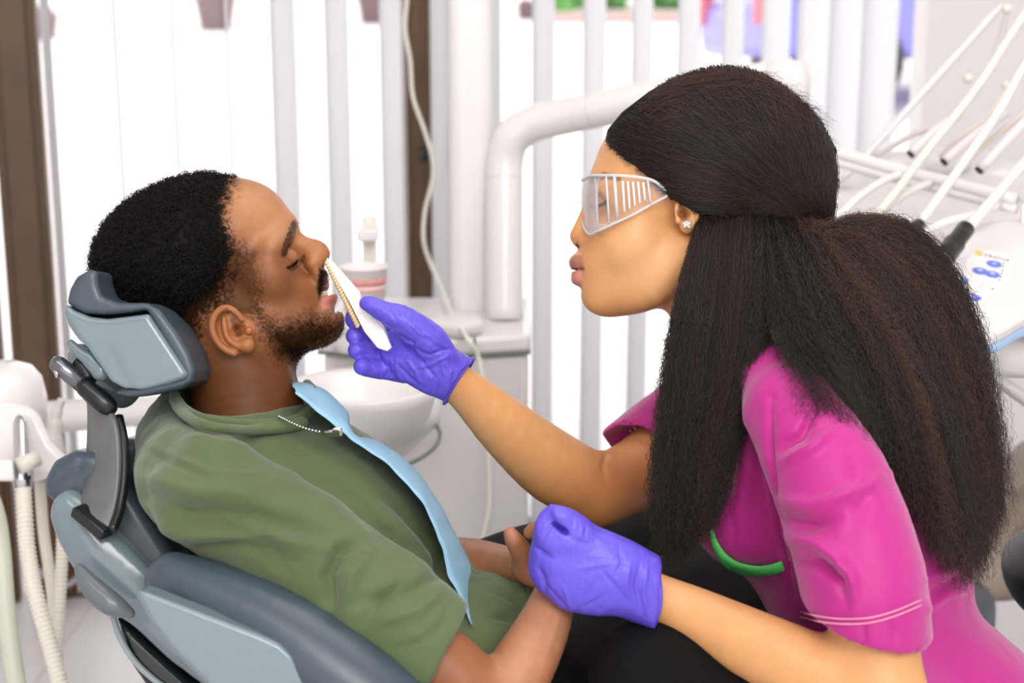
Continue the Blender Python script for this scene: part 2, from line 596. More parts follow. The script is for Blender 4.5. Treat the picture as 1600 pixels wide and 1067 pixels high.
nt.links.new(nt.nodes['Principled BSDF'].outputs[0], mxs.inputs[1]); nt.links.new(tr.outputs[0], mxs.inputs[2])
nt.links.new(mxs.outputs[0], nt.nodes['Material Output'].inputs[0])
PANE = glass_mat('window_glass', (0.97, 0.98, 0.98, 1), 0.03)

# the shop-front window wall runs from A (left, nearer) to B (right, farther), as plan points
WA, WB = Vector((-1.18, 3.24, 0)), Vector((1.06, 3.74, 0))
WD = (WB - WA).normalized(); WNRM = Vector((-WD.y, WD.x, 0))          # points outside
WROT = math.atan2(WD.y, WD.x)
RZ = Matrix.Rotation(WROT, 3, 'Z')
def on_wall(px, py=300, out=0.0):
    """plan point of the window wall seen in picture column px"""
    a = W(px, py, 1.0) - CAM
    o = WA + WNRM * out
    n = WNRM
    t = (o - CAM).dot(n) / a.dot(n)
    return CAM + a * t

bm = bmesh.new(); add_box(bm, (0.3, 0.2, -0.05), (5.6, 9.4, 0.1)); o = bm_obj('floor', bm, FLOORM); tag(o, 'pale shiny clinic floor', kind='structure')
bm = bmesh.new(); add_box(bm, (0.3, 0.2, 2.80), (5.6, 9.4, 0.1)); o = bm_obj('ceiling', bm, WHITE); tag(o, 'white ceiling', kind='structure')
# tile joints of the floor, fine recessed lines
bm = bmesh.new()
for k in range(7):
    add_box(bm, (1.0 + 0.0 * k, 0.9 + 0.6 * k, 0.0006), (4.0, 0.004, 0.0012)); add_box(bm, (-1.6 + 0.6 * k, 1.6, 0.0006), (0.004, 5.0, 0.0012))
o = bm_obj('trim_1', bm, mat('tile_joint', srgb(200, 194, 190), 0.7)); tag(o, 'thin grey joints between the floor tiles', kind='structure')
bm = bmesh.new(); add_box(bm, (WB.x + 0.7, WB.y - 0.03, 1.35), (1.44, 0.12, 2.8)); o = bm_obj('wall_back', bm, WHITE); tag(o, 'white wall right of the blinds', kind='structure')
bm = bmesh.new(); add_box(bm, (2.0, 0.2, 1.35), (0.1, 7.4, 2.8)); o = bm_obj('wall_right', bm, WHITE); tag(o, 'white side wall', kind='structure')
bm = bmesh.new(); add_box(bm, (-2.2, 0.2, 1.35), (0.1, 7.4, 2.8)); o = bm_obj('wall_left', bm, WHITE); tag(o, 'white side wall', kind='structure')

# window frames and panes: dark brown posts, floor and head rails
def post(name, px0, px1, label):
    a, b = on_wall(px0), on_wall(px1)
    c = (a + b) / 2; wd = (b - a).length
    bm = bmesh.new()
    add_box(bm, (c.x, c.y, 1.36), (wd, 0.07, 2.72), RZ)
    add_box(bm, (c.x, c.y, 1.36) , (wd * 0.62, 0.10, 2.72), RZ)
    o = bm_obj(name, bm, BROWN, bevel=0.004); tag(o, label, kind='structure'); return o
post('trim_2', 2, 76, 'wide dark brown window post at the left of the picture')
post('trim_3', -75, -14, 'dark brown window post cut by the left picture edge')
post('trim_4', 634, 674, 'dark brown window post behind the white cable')
for i, (p0, p1) in enumerate(((76, 634), (674, 1420), (-700, -75))):
    a, b = on_wall(p0, out=0.0), on_wall(p1, out=0.0); c = (a + b) / 2; wd = (b - a).length
    fr = bmesh.new()
    add_box(fr, (c.x, c.y, 0.05), (wd, 0.07, 0.10), RZ); add_box(fr, (c.x, c.y, 2.66), (wd, 0.07, 0.16), RZ)
    o = bm_obj('window_%d' % (i + 1), fr, BROWN, bevel=0.004); tag(o, 'dark brown shop-front window frame', kind='structure')
    g = bmesh.new(); add_box(g, (c.x, c.y, 1.34), (wd, 0.006, 2.5), RZ)
    bm_obj('pane', g, PANE, o)

# vertical blinds hanging inside the windows: each slat a part of its blind
def blind(slats, label, name='vertical_blind', off=-0.13):
    pa = [on_wall(p, 300, off) for p, w_ in slats]
    mid = sum(pa, Vector()) / len(pa)
    t = thing(name, (mid.x, mid.y, 0.06), label, 'blind')
    t['group'] = 'vertical blinds in the windows'
    bm = bmesh.new()
    L = (pa[-1] - pa[0]).length + 0.10
    c = (pa[0] + pa[-1]) / 2
    add_box(bm, (c.x, c.y, 2.6), (L, 0.05, 0.045), RZ)
    bm_obj('headrail', bm, PLASTIC, t, bevel=0.004)
    for (p, w_), q in zip(slats, pa):
        ray = math.atan2(q.x - CAM.x, q.y - CAM.y)
        dist = math.hypot(q.x, q.y)
        sn = min(0.95, w_ / F * dist / 0.118)
        a = ray + math.asin(sn)
        u = Vector((math.sin(a), math.cos(a), 0)); n = Vector((u.y, -u.x, 0))
        bm = bmesh.new()
        # gently cupped fabric slat
        rows = []
        for s in np.linspace(-0.5, 0.5, 7):
            e = q + u * (s * 0.118) + n * (0.004 * (1 - 4 * s * s))
            rows.append([(e.x, e.y, 0.07), (e.x, e.y, 2.575)])
        add_grid(bm, rows)
        o = bm_obj('slat', bm, SLAT, t, smooth=True)
        sd = o.modifiers.new('thick', 'SOLIDIFY'); sd.thickness = 0.0012
    return t
blind([(-60, 20), (88, 13), (193, 3), (281, 3), (364, 3), (450, 38), (532, 36), (614, 33)], 'white vertical fabric blind behind the reclining man, left of the brown post')
blind([(690, 30), (772, 22), (848, 34), (926, 34), (999, 31), (1070, 33), (1137, 32), (1203, 42), (1262, 50), (1312, 52), (1362, 52)], 'white vertical fabric blind behind the woman, right of the brown post')

# the bright street outside
PAV = mat('bright_paving', srgb(250, 243, 242), 0.9, noise=(0.8, 0.03))
SL0, SLOPE = 4.4, 0.115
bm = bmesh.new(); add_prism(bm, [(-60, SL0, -.11), (60, SL0, -.11), (60, 60, -.11 + (60 - SL0) * SLOPE), (-60, 60, -.11 + (60 - SL0) * SLOPE)], (0, 0, -0.2)); o = bm_obj('ground', bm, PAV); tag(o, 'bright pale paving rising gently outside', kind='structure')
bm = bmesh.new(); add_box(bm, (0, 3.9, -0.16), (12, 1.4, 0.1)); o = bm_obj('pavement', bm, PAV); tag(o, 'pale pavement before the window', kind='structure')
def on_street(px, py):
    a = W(px, py, 1.0) - CAM
    t = (-.11 - SL0 * SLOPE - CAM.z) / (a.z - SLOPE * a.y)
    return CAM + a * t
def car(px, py, dist, col, label, yaw):
    q = on_street(px, py)
    t = thing('car', (q.x, q.y, q.z), label, 'car')
    Rm = Matrix.Rotation(yaw, 3, 'Z')
    P = mat('car_paint_%d' % px, col, 0.3, coat=0.5)
    prof = [(-2.1, .35), (-2.15, .75), (-1.9, .95), (-1.2, 1.0), (-.7, 1.45), (.9, 1.48), (1.5, 1.05), (2.0, .95), (2.15, .6), (2.1, .3)]
    bm = bmesh.new(); add_prism(bm, [Vector((q.x, q.y, q.z)) + Rm @ Vector((x, -0.82, z)) for x, z in prof], Rm @ Vector((0, 1.64, 0)))
    bm_obj('body', bm, P, t, bevel=0.08, seg=3)
    for sx in (-1.3, 1.35):
        for sy in (-0.8, 0.8):
            bm = bmesh.new(); c = Vector((q.x, q.y, q.z + .31)) + Rm @ Vector((sx, sy, 0)); add_lathe(bm, c - Rm @ Vector((0, .1, 0)), Rm @ Vector((0, 1, 0)), [(0.001, 0), (.2, .0), (.31, .02), (.31, .18), (.2, .2), (0.001, .2)], 20)
            bm_obj('wheel', bm, BLACKP, t, smooth=True)
    for sy in (-0.83, 0.83):
        bm = bmesh.new(); add_prism(bm, [Vector((q.x, q.y, q.z)) + Rm @ Vector((x, sy, z)) for x, z in [(-1.0, 1.02), (-.65, 1.38), (.82, 1.40), (1.3, 1.04)]], Rm @ Vector((0, 0.012, 0)))
        bm_obj('side_window', bm, mat('dark_glass', srgb(60, 70, 90), 0.05), t)
    for sy in (-0.6, 0.6):
        bm = bmesh.new(); c = Vector((q.x, q.y, q.z + .69)) + Rm @ Vector((2.08, sy, 0)); add_lathe(bm, c, Rm @ Vector((1, 0, 0)), [(.13, 0), (.12, .05), (0.001, .07)], 14)
        bm_obj('headlamp', bm, PLASTIC, t, smooth=True)
        bm = bmesh.new(); add_box(bm, Vector((q.x, q.y, q.z + .78)) + Rm @ Vector((-2.12, sy * 1.15, 0)), (.10, .22, .34), Rm)
        bm_obj('tail_light', bm, mat('tail_red', srgb(206, 96, 112), .3), t, bevel=.02)
    return t
car(1500, 152, 9, srgb(128, 126, 204), 'blue parked car outside, seen through the blind', math.radians(12))
GREEN = mat('hedge_leaf', srgb(100, 168, 76), 0.8, noise=(6, 0.4))
rng = random.Random(3)
def hedge(px0, px1, py, h, label):
    a, b = on_street(px0, py), on_street(px1, py)
    bm = bmesh.new()
    n = int((b - a).length / 0.12) + 2
    for i in range(n * 5):
        c = a.lerp(b, rng.random()) + Vector((rng.uniform(-.1, .1), rng.uniform(0.0, .6), rng.uniform(0.02, h)))
        bmesh.ops.create_icosphere(bm, subdivisions=1, radius=rng.uniform(.10, .17), matrix=Matrix.Translation(c))
    o = bm_obj('hedge', bm, GREEN, smooth=False)
    return tag(o, label, 'hedge', kind='thing')
hedge(900, 1180, 17, 0.9, 'clipped green hedge beyond the paving, behind the blind slats')
hedge(862, 902, 26, 0.7, 'small green bush left of the long hedge outside')
ka, kb_ = on_street(850, 34), on_street(1190, 34)
bm = bmesh.new(); add_box(bm, ((ka.x + kb_.x) / 2, ka.y, ka.z + .02), (kb_.x - ka.x, .3, .22)); o = bm_obj('kerb', bm, mat('kerb_pink', srgb(196, 170, 166), .9), bevel=.02); tag(o, 'low pinkish kerb before the green hedge outside', kind='structure')
def planter(px, py, wpx, label):
    q = on_street(px, py)
    d = q.y; wd = wpx / F * d
    t = thing('planter', (q.x, q.y, q.z), label, 'planter')
    bm = bmesh.new(); add_lathe(bm, (q.x, q.y, q.z), (0, 0, 1), [(wd * .38, 0), (wd * .5, wd * .7), (wd * .54, wd * .72), (wd * .54, wd * .8), (wd * .45, wd * .8), (wd * .44, wd * .7), (0.001, wd * .7)], 20)
    bm_obj('pot', bm, mat('planter_grey', srgb(120, 96, 100), 0.8), t, smooth=True)
    bm = bmesh.new()
    for k in range(9):
        a = k * 0.7; bmesh.ops.create_icosphere(bm, subdivisions=1, radius=wd * .16, matrix=Matrix.Translation((q.x + math.cos(a) * wd * .25, q.y + math.sin(a) * wd * .25, q.z + wd * (.82 + .1 * (k % 2)))))
    bm_obj('plant', bm, mat('planter_plant', srgb(140, 110, 112), 0.8), t, smooth=True)
planter(338, 46, 60, 'grey planter outside above the reclining man')
planter(585, 36, 50, 'grey planter outside left of the brown post')
planter(68, 60, 46, 'grey planter outside beside the wide left post')
planter(822, 30, 28, 'small grey planter outside right of the white column')
# ================================================================ dental unit with spittoon (behind the patient)
def V3(*a): return Vector(a)
CUT = on_plane_z(720, 1010, 0.0)
unit = thing('dental_unit', (0.0, 2.35, 0.0), 'white dental unit cabinet with spittoon bowl and curved lamp arm', 'dental unit')
# cabinet: curved-front body under a top slab, standing on the floor
d_u = 2.42
def unit_body(px_l, px_r, py_top, d, zbot, depth, name, m, bev, bulge=0.03):
    a, b = W(px_l, py_top, d), W(px_r, py_top, d)
    z = (a.z + b.z) / 2
    bm = bmesh.new()
    pts = []
    for t in np.linspace(0, 1, 13):
        p = a.lerp(b, t); pts.append(Vector((p.x, p.y - bulge * math.sin(math.pi * t), zbot)))
    pts += [Vector((b.x - 0.0, b.y + depth, zbot)), Vector((a.x, a.y + depth, zbot))]
    add_prism(bm, pts, (0, 0, z - zbot))
    return bm_obj(name, bm, m, unit, bevel=bev, seg=3), z
ub, uz = unit_body(505, 826, 552, d_u, 0.0, 0.34, 'cabinet', mat('cabinet_white', srgb(226, 222, 219), 0.35, coat=0.2), 0.012)
a, b = W(495, 548, d_u - .01), W(829, 541, d_u - .01)
bm = bmesh.new()
pts = [Vector((a.lerp(b, t).x, a.lerp(b, t).y - 0.035 * math.sin(math.pi * t), uz + 0.004)) for t in np.linspace(0, 1, 13)] + [Vector((b.x, b.y + .36, uz + .004)), Vector((a.x, a.y + .36, uz + .004))]
add_prism(bm, pts, (0, 0, 0.030))
bm_obj('top_slab', bm, PLASTIC, unit, bevel=0.008, seg=3)
bm = bmesh.new()
pts = [Vector((p.x, p.y + .004, uz - .001)) for p in pts]
add_prism(bm, pts, (0, 0, 0.006)); bm_obj('seam', bm, GREYLINE, unit, label='thin grey seam under the top slab')
bm = bmesh.new(); q = W(742, 535, d_u - .04); add_box(bm, (q.x, q.y, uz + .02), (0.003, 0.012, 0.031)); bm_obj('slab_joint', bm, GREYLINE, unit)
# spittoon bowl: wide shallow basin on the front left
bc = W(566, 598, 2.12)
bm = bmesh.new()
add_lathe(bm, (bc.x, bc.y, bc.z - .105), (0, 0, 1), [(0.001, .012), (.045, .014), (.078, .026), (.100, .054), (.110, .085), (.113, .100), (.109, .104), (.100, .098), (.085, .066), (.05, .04), (0.001, .034)], 48)
bm_obj('spittoon_bowl', bm, PLASTIC, unit, smooth=True)
bm = bmesh.new()
ring = [Vector((bc.x + math.cos(t) * .1125, bc.y + 0.045 + math.sin(t) * .1125, bc.z - .088)) for t in np.linspace(-1.15, 0.4, 24)]
add_tube(bm, [V3(p.x, p.y, p.z - 0.03 * (1 - i / 23)) for i, p in enumerate(ring)], 0.0035, 8)
bm_obj('bowl_gasket', bm, GREYLINE, unit, smooth=True, label='grey rubber rim under the bowl')
# holder joining bowl and cabinet
bm = bmesh.new(); add_lathe(bm, (bc.x + .01, bc.y + .11, bc.z - .14), (0, 0, 1), [(.05, 0), (.1, .05), (.1, .09), (0.001, .09)], 32); bm_obj('bowl_support', bm, PLASTIC, unit, smooth=True)
# tall column and lamp post
q0 = W(738, 520, 2.66)
bm = bmesh.new(); add_box(bm, (q0.x, q0.y, uz + .85), (.078, .09, 1.66)); bm_obj('column', bm, mat('column_white', srgb(233, 231, 230), 0.4), unit, bevel=0.02, seg=4)
p0 = W(789, 520, 2.55); up = V3(0, 0, 1)
path = [V3(p0.x, p0.y, uz + .03), W(788, 400, 2.55), W(788, 300, 2.55), W(789, 252, 2.55), W(800, 216, 2.54), W(832, 194, 2.53), W(880, 182, 2.51), W(950, 168, 2.47), W(1020, 152, 2.44), W(1120, 135, 2.40), W(1240, 118, 2.36)]
P = smooth_path(path, 6)
n = len(P)
rad = [0.0335 - 0.004 * min(1, max(0, (i - 24) / 30)) for i in range(n)]
bm = bmesh.new(); add_tube(bm, P, rad, 24); bm_obj('lamp_arm', bm, PLASTIC, unit, smooth=True)
for i in (14, 40):
    bm = bmesh.new(); add_tube(bm, [Vector(P[i]), Vector(P[i]) + (Vector(P[i + 1]) - Vector(P[i])).normalized() * .0015], rad[i] + .0004, 24)
    bm_obj('arm_seam', bm, mat('seam_light', srgb(205, 203, 201), 0.5), unit, smooth=True)
bm = bmesh.new(); q = W(1226, 120, 2.36); add_lathe(bm, (q.x, q.y, q.z - .06), (0, 0, 1), [(.03, 0), (.042, .02), (.042, .06), (.03, .085), (0.001, .09)], 28); bm_obj('arm_joint', bm, PLASTIC, unit, smooth=True)
# cup plate and spout
q = W(600, 486, 2.30)
bm = bmesh.new(); add_lathe(bm, (q.x - .02, q.y + .02, uz + .03), (0, 0, 1), [(.07, 0), (.06, .02), (.06, .03), (.078, .042), (.075, .053), (0.001, .053)], 32); bm_obj('cup_plate', bm, PLASTIC, unit, smooth=True)
q = W(578, 400, 2.42)
bm = bmesh.new(); add_box(bm, (q.x, q.y, uz + .115), (.022, .03, .23)); bm_obj('cup_filler', bm, CREAM, unit, bevel=.004)
bm = bmesh.new(); qq = W(577, 372, 2.40); add_box(bm, (qq.x + 0.001, qq.y - .02, qq.z + .01), (.034, .05, .02)); bm_obj('filler_spout', bm, PLASTIC, unit, bevel=.004)
# raised tray lid on the cabinet top
a = [W(650, 498, 2.40), W(690, 478, 2.44), W(752, 497, 2.46), W(756, 512, 2.40), W(722, 524, 2.36)]
bm = bmesh.new(); add_prism(bm, [V3(p.x, p.y, uz + .034) for p in a], (0, 0, .026)); bm_obj('tray_lid', bm, PLASTIC, unit, bevel=.01, seg=3)

# paper cup with a red border, standing on the cup plate
cb = W(569, 474, 2.27); 
cup = thing('paper_cup', cb, 'white paper cup with a red scalloped border beside the spittoon', 'cup')
zc = uz + .083; hgt = .088
bm = bmesh.new()
add_lathe(bm, (cb.x, cb.y, zc), (0, 0, 1), [(0.001, .004), (.027, .004), (.027, 0), (.029, 0), (.0375, hgt * .96), (.040, hgt * .97), (.040, hgt), (.0365, hgt), (.028, .006), (0.001, .006)], 36)
bm_obj('cup_body', bm, mat('cup_paper', srgb(240, 232, 230), 0.6), cup, smooth=True)
def cup_band(name, z0, z1, m, scallop=False):
    bm = bmesh.new(); A, B = [], []
    for k in range(72):
        t = 2 * math.pi * k / 72
        zz = z1 + (0.006 * abs(math.sin(t * 8)) if scallop else 0)
        r0 = .029 + .0085 * z0 / hgt / .96 + .0003; r1 = .029 + .0085 * zz / hgt / .96 + .0003
        A.append(bm.verts.new((cb.x + math.cos(t) * r0, cb.y + math.sin(t) * r0, zc + z0))); B.append(bm.verts.new((cb.x + math.cos(t) * r1, cb.y + math.sin(t) * r1, zc + zz)))
    for k in range(72): bm.faces.new((A[k], A[(k + 1) % 72], B[(k + 1) % 72], B[k]))
    o = bm_obj(name, bm, m, cup, smooth=True); sd = o.modifiers.new('t', 'SOLIDIFY'); sd.thickness = .0003
RED = mat('cup_red', srgb(228, 150, 146), 0.6); PINK = mat('cup_pink', srgb(238, 196, 192), 0.6)
cup_band('red_border', .060, .066, RED, True); cup_band('pink_border', .050, .0585, PINK); cup_band('lower_border', .012, .016, RED)
bm = bmesh.new()
for k in range(60):
    t = 2 * math.pi * k / 60 * 1.0 + 0.3 * (k % 3); z = .020 + .008 * (k % 4); r = .029 + .0085 * z / hgt / .96 + .0004
    bmesh.ops.create_uvsphere(bm, u_segments=6, v_segments=4, radius=.0013, matrix=Matrix.Translation((cb.x + math.cos(t) * r, cb.y + math.sin(t) * r, zc + z)))
o = bm_obj('printed_dots', bm, RED, cup, smooth=True); o['kind'] = 'stuff'

# white cable hanging along the brown post
cab = [(639, -40), (636, 0), (633, 45), (641, 95), (645, 150), (662, 200), (675, 245), (676, 280), (664, 330), (662, 375), (672, 410), (690, 450), (706, 490), (728, 525), (748, 560), (756, 620), (762, 700), (766, 780), (758, 830), (740, 900)]
bm = bmesh.new(); add_tube(bm, smooth_path([W(x, y, (2.9 if y < 420 else max(2.31, 2.9 - (y - 420) * .0056))) for x, y in cab], 6), 0.0042, 10)
o = bm_obj('cable', bm, CREAM, smooth=True); tag(o, 'thin white cable hanging in front of the brown post', 'cable')
bm = bmesh.new(); q = on_wall(664, 240, -0.06); add_lathe(bm, q, -WNRM, [(.016, 0), (.016, .02), (.010, .03), (0.001, .03)], 16); o = bm_obj('window_handle', bm, BLACKP, bpy.data.objects['trim_4'], smooth=True)

# ================================================================ assistant unit at the left edge
au = thing('suction_unit', (-0.85, 1.95, 0.0), 'white suction hose holder beside the chair headrest', 'dental unit')
AWHITE = mat('glossy_white', srgb(240, 236, 233), 0.25, coat=0.4)
q = W(4, 640, 2.05)
bm = bmesh.new(); add_lathe(bm, (q.x - .02, q.y + .06, q.z), (0, 0, 1), [(.06, -.06), (.062, 0), (.057, .03), (.045, .047), (.025, .055), (0.001, .057)], 36); bm_obj('dome_housing', bm, AWHITE, au, smooth=True)
# holder body: tapering wedge to the right
poly = [(-80, 640), (10, 625), (58, 640), (82, 690), (124, 735), (60, 752), (-80, 752)]
bm = bmesh.new(); A = [W(x, y, 1.98) for x, y in poly]; add_prism(bm, A, W(0, 700, 2.16) - W(0, 700, 1.98)); bm_obj('holder_body', bm, AWHITE, au, bevel=.012, seg=3)
bm = bmesh.new(); A = [W(x, y, 1.90) for x, y in [(-60, 718), (20, 718), (24, 752), (-60, 752)]]; add_prism(bm, A, W(0, 730, 1.98) - W(0, 730, 1.9)); bm_obj('holder_slot', bm, AWHITE, au, bevel=.004)
A = [(-80, 630), (60, 618), (180, 608), (300, 600), (430, 600), (520, 640)]
bm = bmesh.new(); add_tube(bm, smooth_path([W(x, y + 35, 2.32) for x, y in A], 6), .046, 20, flat=.55, up=(0, 0, 1)); bm_obj('swing_arm', bm, PLASTIC, au, smooth=True)
# support pole
bm = bmesh.new(); qp = W(-20, 900, 2.2); add_tube(bm, [V3(qp.x - .05, qp.y, 0.0), V3(qp.x - .05, qp.y, q.z)], .03, 20); bm_obj('support_pole', bm, PLASTIC, au, smooth=True)
# chrome suction tip
h1 = thing('suction_handpiece', W(34, 745, 1.93), 'chrome tipped suction handpiece on a ribbed white hose', 'handpiece', None)
bm = bmesh.new(); a, b = W(36, 764, 1.92), W(31, 648, 1.96); L = (b - a).length
k = L / 116
add_lathe(bm, a, b - a, [(.012, 0), (.0165 * .9, 22 * k), (.0175, 36 * k), (.0105, 40 * k), (.0105, 42 * k), (.0098, 98 * k), (.008, 108 * k), (.005, 114 * k), (0.001, 116 * k)], 24); bm_obj('chrome_tip', bm, CHROME, h1, smooth=True)
bm = bmesh.new(); add_tube(bm, [W(58, 716, 1.92), W(30, 728, 1.90)], .011, 14); bm_obj('trigger', bm, CREAM, h1, smooth=True)
def ribbed(name, pts, r, par, pitch=.0062, m=CREAM):
    P = smooth_path(pts, 40)
    L = np.concatenate([[0], np.cumsum(np.linalg.norm(np.diff(P, axis=0), axis=1))])
    s = np.arange(0, L[-1], pitch / 4)
    Q = np.stack([np.interp(s, L, P[:, i]) for i in range(3)], 1)
    rr = [r * (1.0 if (i % 4) in (0, 1) else .86) for i in range(len(Q))]
    bm = bmesh.new(); add_tube(bm, Q, rr, 12); return bm_obj(name, bm, m, par, smooth=True)
HOSE = mat('hose_white', srgb(232, 228, 216), 0.4)
ribbed('hose', [W(36, 764, 1.92), W(38, 800, 1.91), W(43, 860, 1.9), (W(56, 930, 1.88)), W(78, 1010, 1.87), W(100, 1090, 1.86), W(130, 1180, 1.86)], .0115, h1, m=HOSE)
h2 = thing('saliva_ejector', W(92, 740, 2.0), 'slim curved grey saliva ejector in the holder beside the chair', 'handpiece')
bm = bmesh.new(); add_tube(bm, smooth_path([W(97, 790, 2.0), W(93, 740, 2.0), W(86, 700, 2.0), W(84, 680, 2.0), W(87, 655, 2.0), W(91, 638, 2.0), W(97, 624, 2.0)], 6), [.009] * 6 + [.012] * 6 + [.0125] * 6 + [.0115] * 6 + [.0075] * 6 + [.006] * 6 + [.006], 16); bm_obj('ejector_tip', bm, mat('ejector_grey', srgb(205, 203, 196), 0.35), h2, smooth=True)
ribbed('hose', [W(97, 780, 2.0), W(98, 830, 2.0), W(96, 890, 2.0), W(92, 960, 2.0), W(88, 1050, 2.0), W(84, 1180, 2.0)], .0092, h2, m=HOSE)
t = thing('water_hose', W(30, 1060, 1.9), 'smooth greenish hose at the left picture edge', 'hose')
bm = bmesh.new(); add_tube(bm, smooth_path([W(-30, 745, 1.9), W(-8, 800, 1.9), W(2, 860, 1.9), W(10, 960, 1.88), W(26, 1070, 1.87), W(50, 1180, 1.87)], 8), .0125, 16); bm_obj('hose', bm, mat('hose_greenish', srgb(206, 208, 190), 0.4), t, smooth=True)
bm = bmesh.new(); add_tube(bm, smooth_path([W(62, 750, 2.05), W(68, 830, 2.04), W(78, 900, 2.03), W(86, 980, 2.02), W(92, 1180, 2.02)], 8), .008, 14); bm_obj('inner_hose', bm, HOSE, t, smooth=True)
bm = bmesh.new(); add_tube(bm, smooth_path([on_wall(60, 890, -.2), on_wall(85, 912, -.22), on_wall(110, 912, -.22), on_wall(135, 885, -.2)], 8), .006, 10)
o = bm_obj('floor_cable', bm, mat('cable_grey', srgb(170, 168, 172), .5), smooth=True); tag(o, 'grey cable looping low before the wide left window post', 'cable')

# ================================================================ instrument delivery unit on the right
du = thing('delivery_unit', (1.05, 2.25, 0.0), 'white instrument delivery unit with whip arms and blue button panel', 'dental unit')
# body: broad rounded tray
poly = [(1180, 236), (1330, 233), (1450, 236), (1600, 262), (1760, 300), (1760, 520), (1500, 430), (1240, 345)]
dep = [2.55, 2.55, 2.5, 2.42, 2.3, 1.95, 2.05, 2.25]
A = [W(x, y, d) for (x, y), d in zip(poly, dep)]
bm = bmesh.new(); add_prism(bm, A, (0, 0, -0.06)); bm_obj('tray_body', bm, PLASTIC, du, bevel=.02, seg=4)
# stand column below
q = W(1720, 620, 2.15); bm = bmesh.new(); add_tube(bm, [V3(q.x, q.y, 0), V3(q.x, q.y, q.z + .1)], .06, 24); bm_obj('stand_column', bm, PLASTIC, du, smooth=True)
q = W(1600, 585, 2.12); bm = bmesh.new(); add_tube(bm, [W(1505, 540, 2.06), W(1560, 552, 2.08), W(1640, 548, 2.1), W(1740, 540, 2.14)], [.03, .036, .04, .04], 20); bm_obj('pivot_arm', bm, AWHITE, du, smooth=True)
bm = bmesh.new(); add_tube(bm, [W(1532, 575, 2.0), W(1600, 622, 2.0), W(1680, 680, 2.0)], .0095, 14); bm_obj('handle_bar', bm, mat('bar_grey', srgb(205, 198, 200), .35), du, smooth=True)
# control panel: rounded slab facing up, blue underside
def panel_pt(u, v): # u to the right, v towards the photographer (0..1)
    a, b, c = W(1512, 388, 2.00), W(1640, 404, 1.98), W(1440, 480, 1.84)
    return a + (b - a) * u + (c - a) * v
PU = (panel_pt(1, 0) - panel_pt(0, 0)).normalized(); PV = (panel_pt(0, 1) - panel_pt(0, 0)).normalized()
PN = PU.cross(PV).normalized()
if PN.z < 0: PN = -PN
outl = [(1400, 440), (1452, 382), (1545, 345), (1640, 345), (1690, 400), (1650, 470), (1600, 494), (1570, 512), (1545, 521), (1510, 506), (1470, 494), (1430, 480)]
def to_panel(px, py, lift=0.0):
    a = W(px, py, 1.0) - CAM; o = panel_pt(0, 0)
    return CAM + a * ((o - CAM).dot(PN) / a.dot(PN)) + PN * lift
ol = [Vector(p) for p in smooth_path([to_panel(*p) for p in outl] + [to_panel(*outl[0])], 5)[:-1]]
bm = bmesh.new(); add_prism(bm, ol, -PN * .022); bm_obj('panel_shell', bm, mat('panel_white', srgb(226, 223, 221), .35), du, bevel=.007, seg=3)
cc = sum(ol, Vector()) / len(ol)
bm = bmesh.new(); add_prism(bm, [cc + (p - cc) * 0.985 - PN * .021 for p in ol], -PN * .016); bm_obj('panel_underside', bm, mat('pale_blue_plastic', srgb(168, 206, 240), 0.3), du, bevel=.004, label='pale blue underside of the control panel')
bm = bmesh.new(); sheet = [(1524, 390), (1560, 394), (1574, 402), (1582, 412), (1578, 432), (1560, 456), (1530, 478), (1496, 474), (1478, 470), (1500, 425)]
add_prism(bm, [to_panel(*p, .0004) for p in sheet], PN * .0006); bm_obj('panel_sheet', bm, mat('sheet_grey', srgb(240, 236, 234), .4), du)
def disc(px, py, r, m, name, h=.0015, lift=.001):
    bm = bmesh.new(); add_lathe(bm, to_panel(px, py, lift), PN, [(r, 0), (r, h * .7), (r * .85, h), (0.001, h)], 24); return bm_obj(name, bm, m, du, smooth=True)
BLUEB = mat('button_blue', srgb(104, 126, 226), .4); PALEB = mat('button_pale', srgb(228, 224, 222), .4)
ICON = mat('icon_white', srgb(214, 222, 250), .5)
for x, y in ((1553, 414), (1531, 425), (1550, 430), (1501, 439), (1502, 461), (1520, 466), (1501, 478), (1485, 472)):
    b = disc(x, y, .0102, BLUEB, 'button')
    bm = bmesh.new(); c = to_panel(x, y, .0028)
    if (x + y) % 2: add_box(bm, c, (.006, .0012, .0008)); add_box(bm, c + PV * .002, (.004, .0012, .0008))
    else: add_lathe(bm, c, PN, [(.003, 0), (.0035, .0004), (.0028, .0005), (.0024, 0)], 14)
    ic = bm_obj('icon', bm, ICON, du); 
for x, y in ((1521, 443), (1540, 449)): disc(x, y, .0085, PALEB, 'button', .0012)
for x, y in ((1568, 413), (1567, 418), (1566, 424), (1565, 429), (1563, 434), (1561, 439), (1521, 422), (1551, 453)): disc(x, y, .0010, BLACKP, 'indicator')
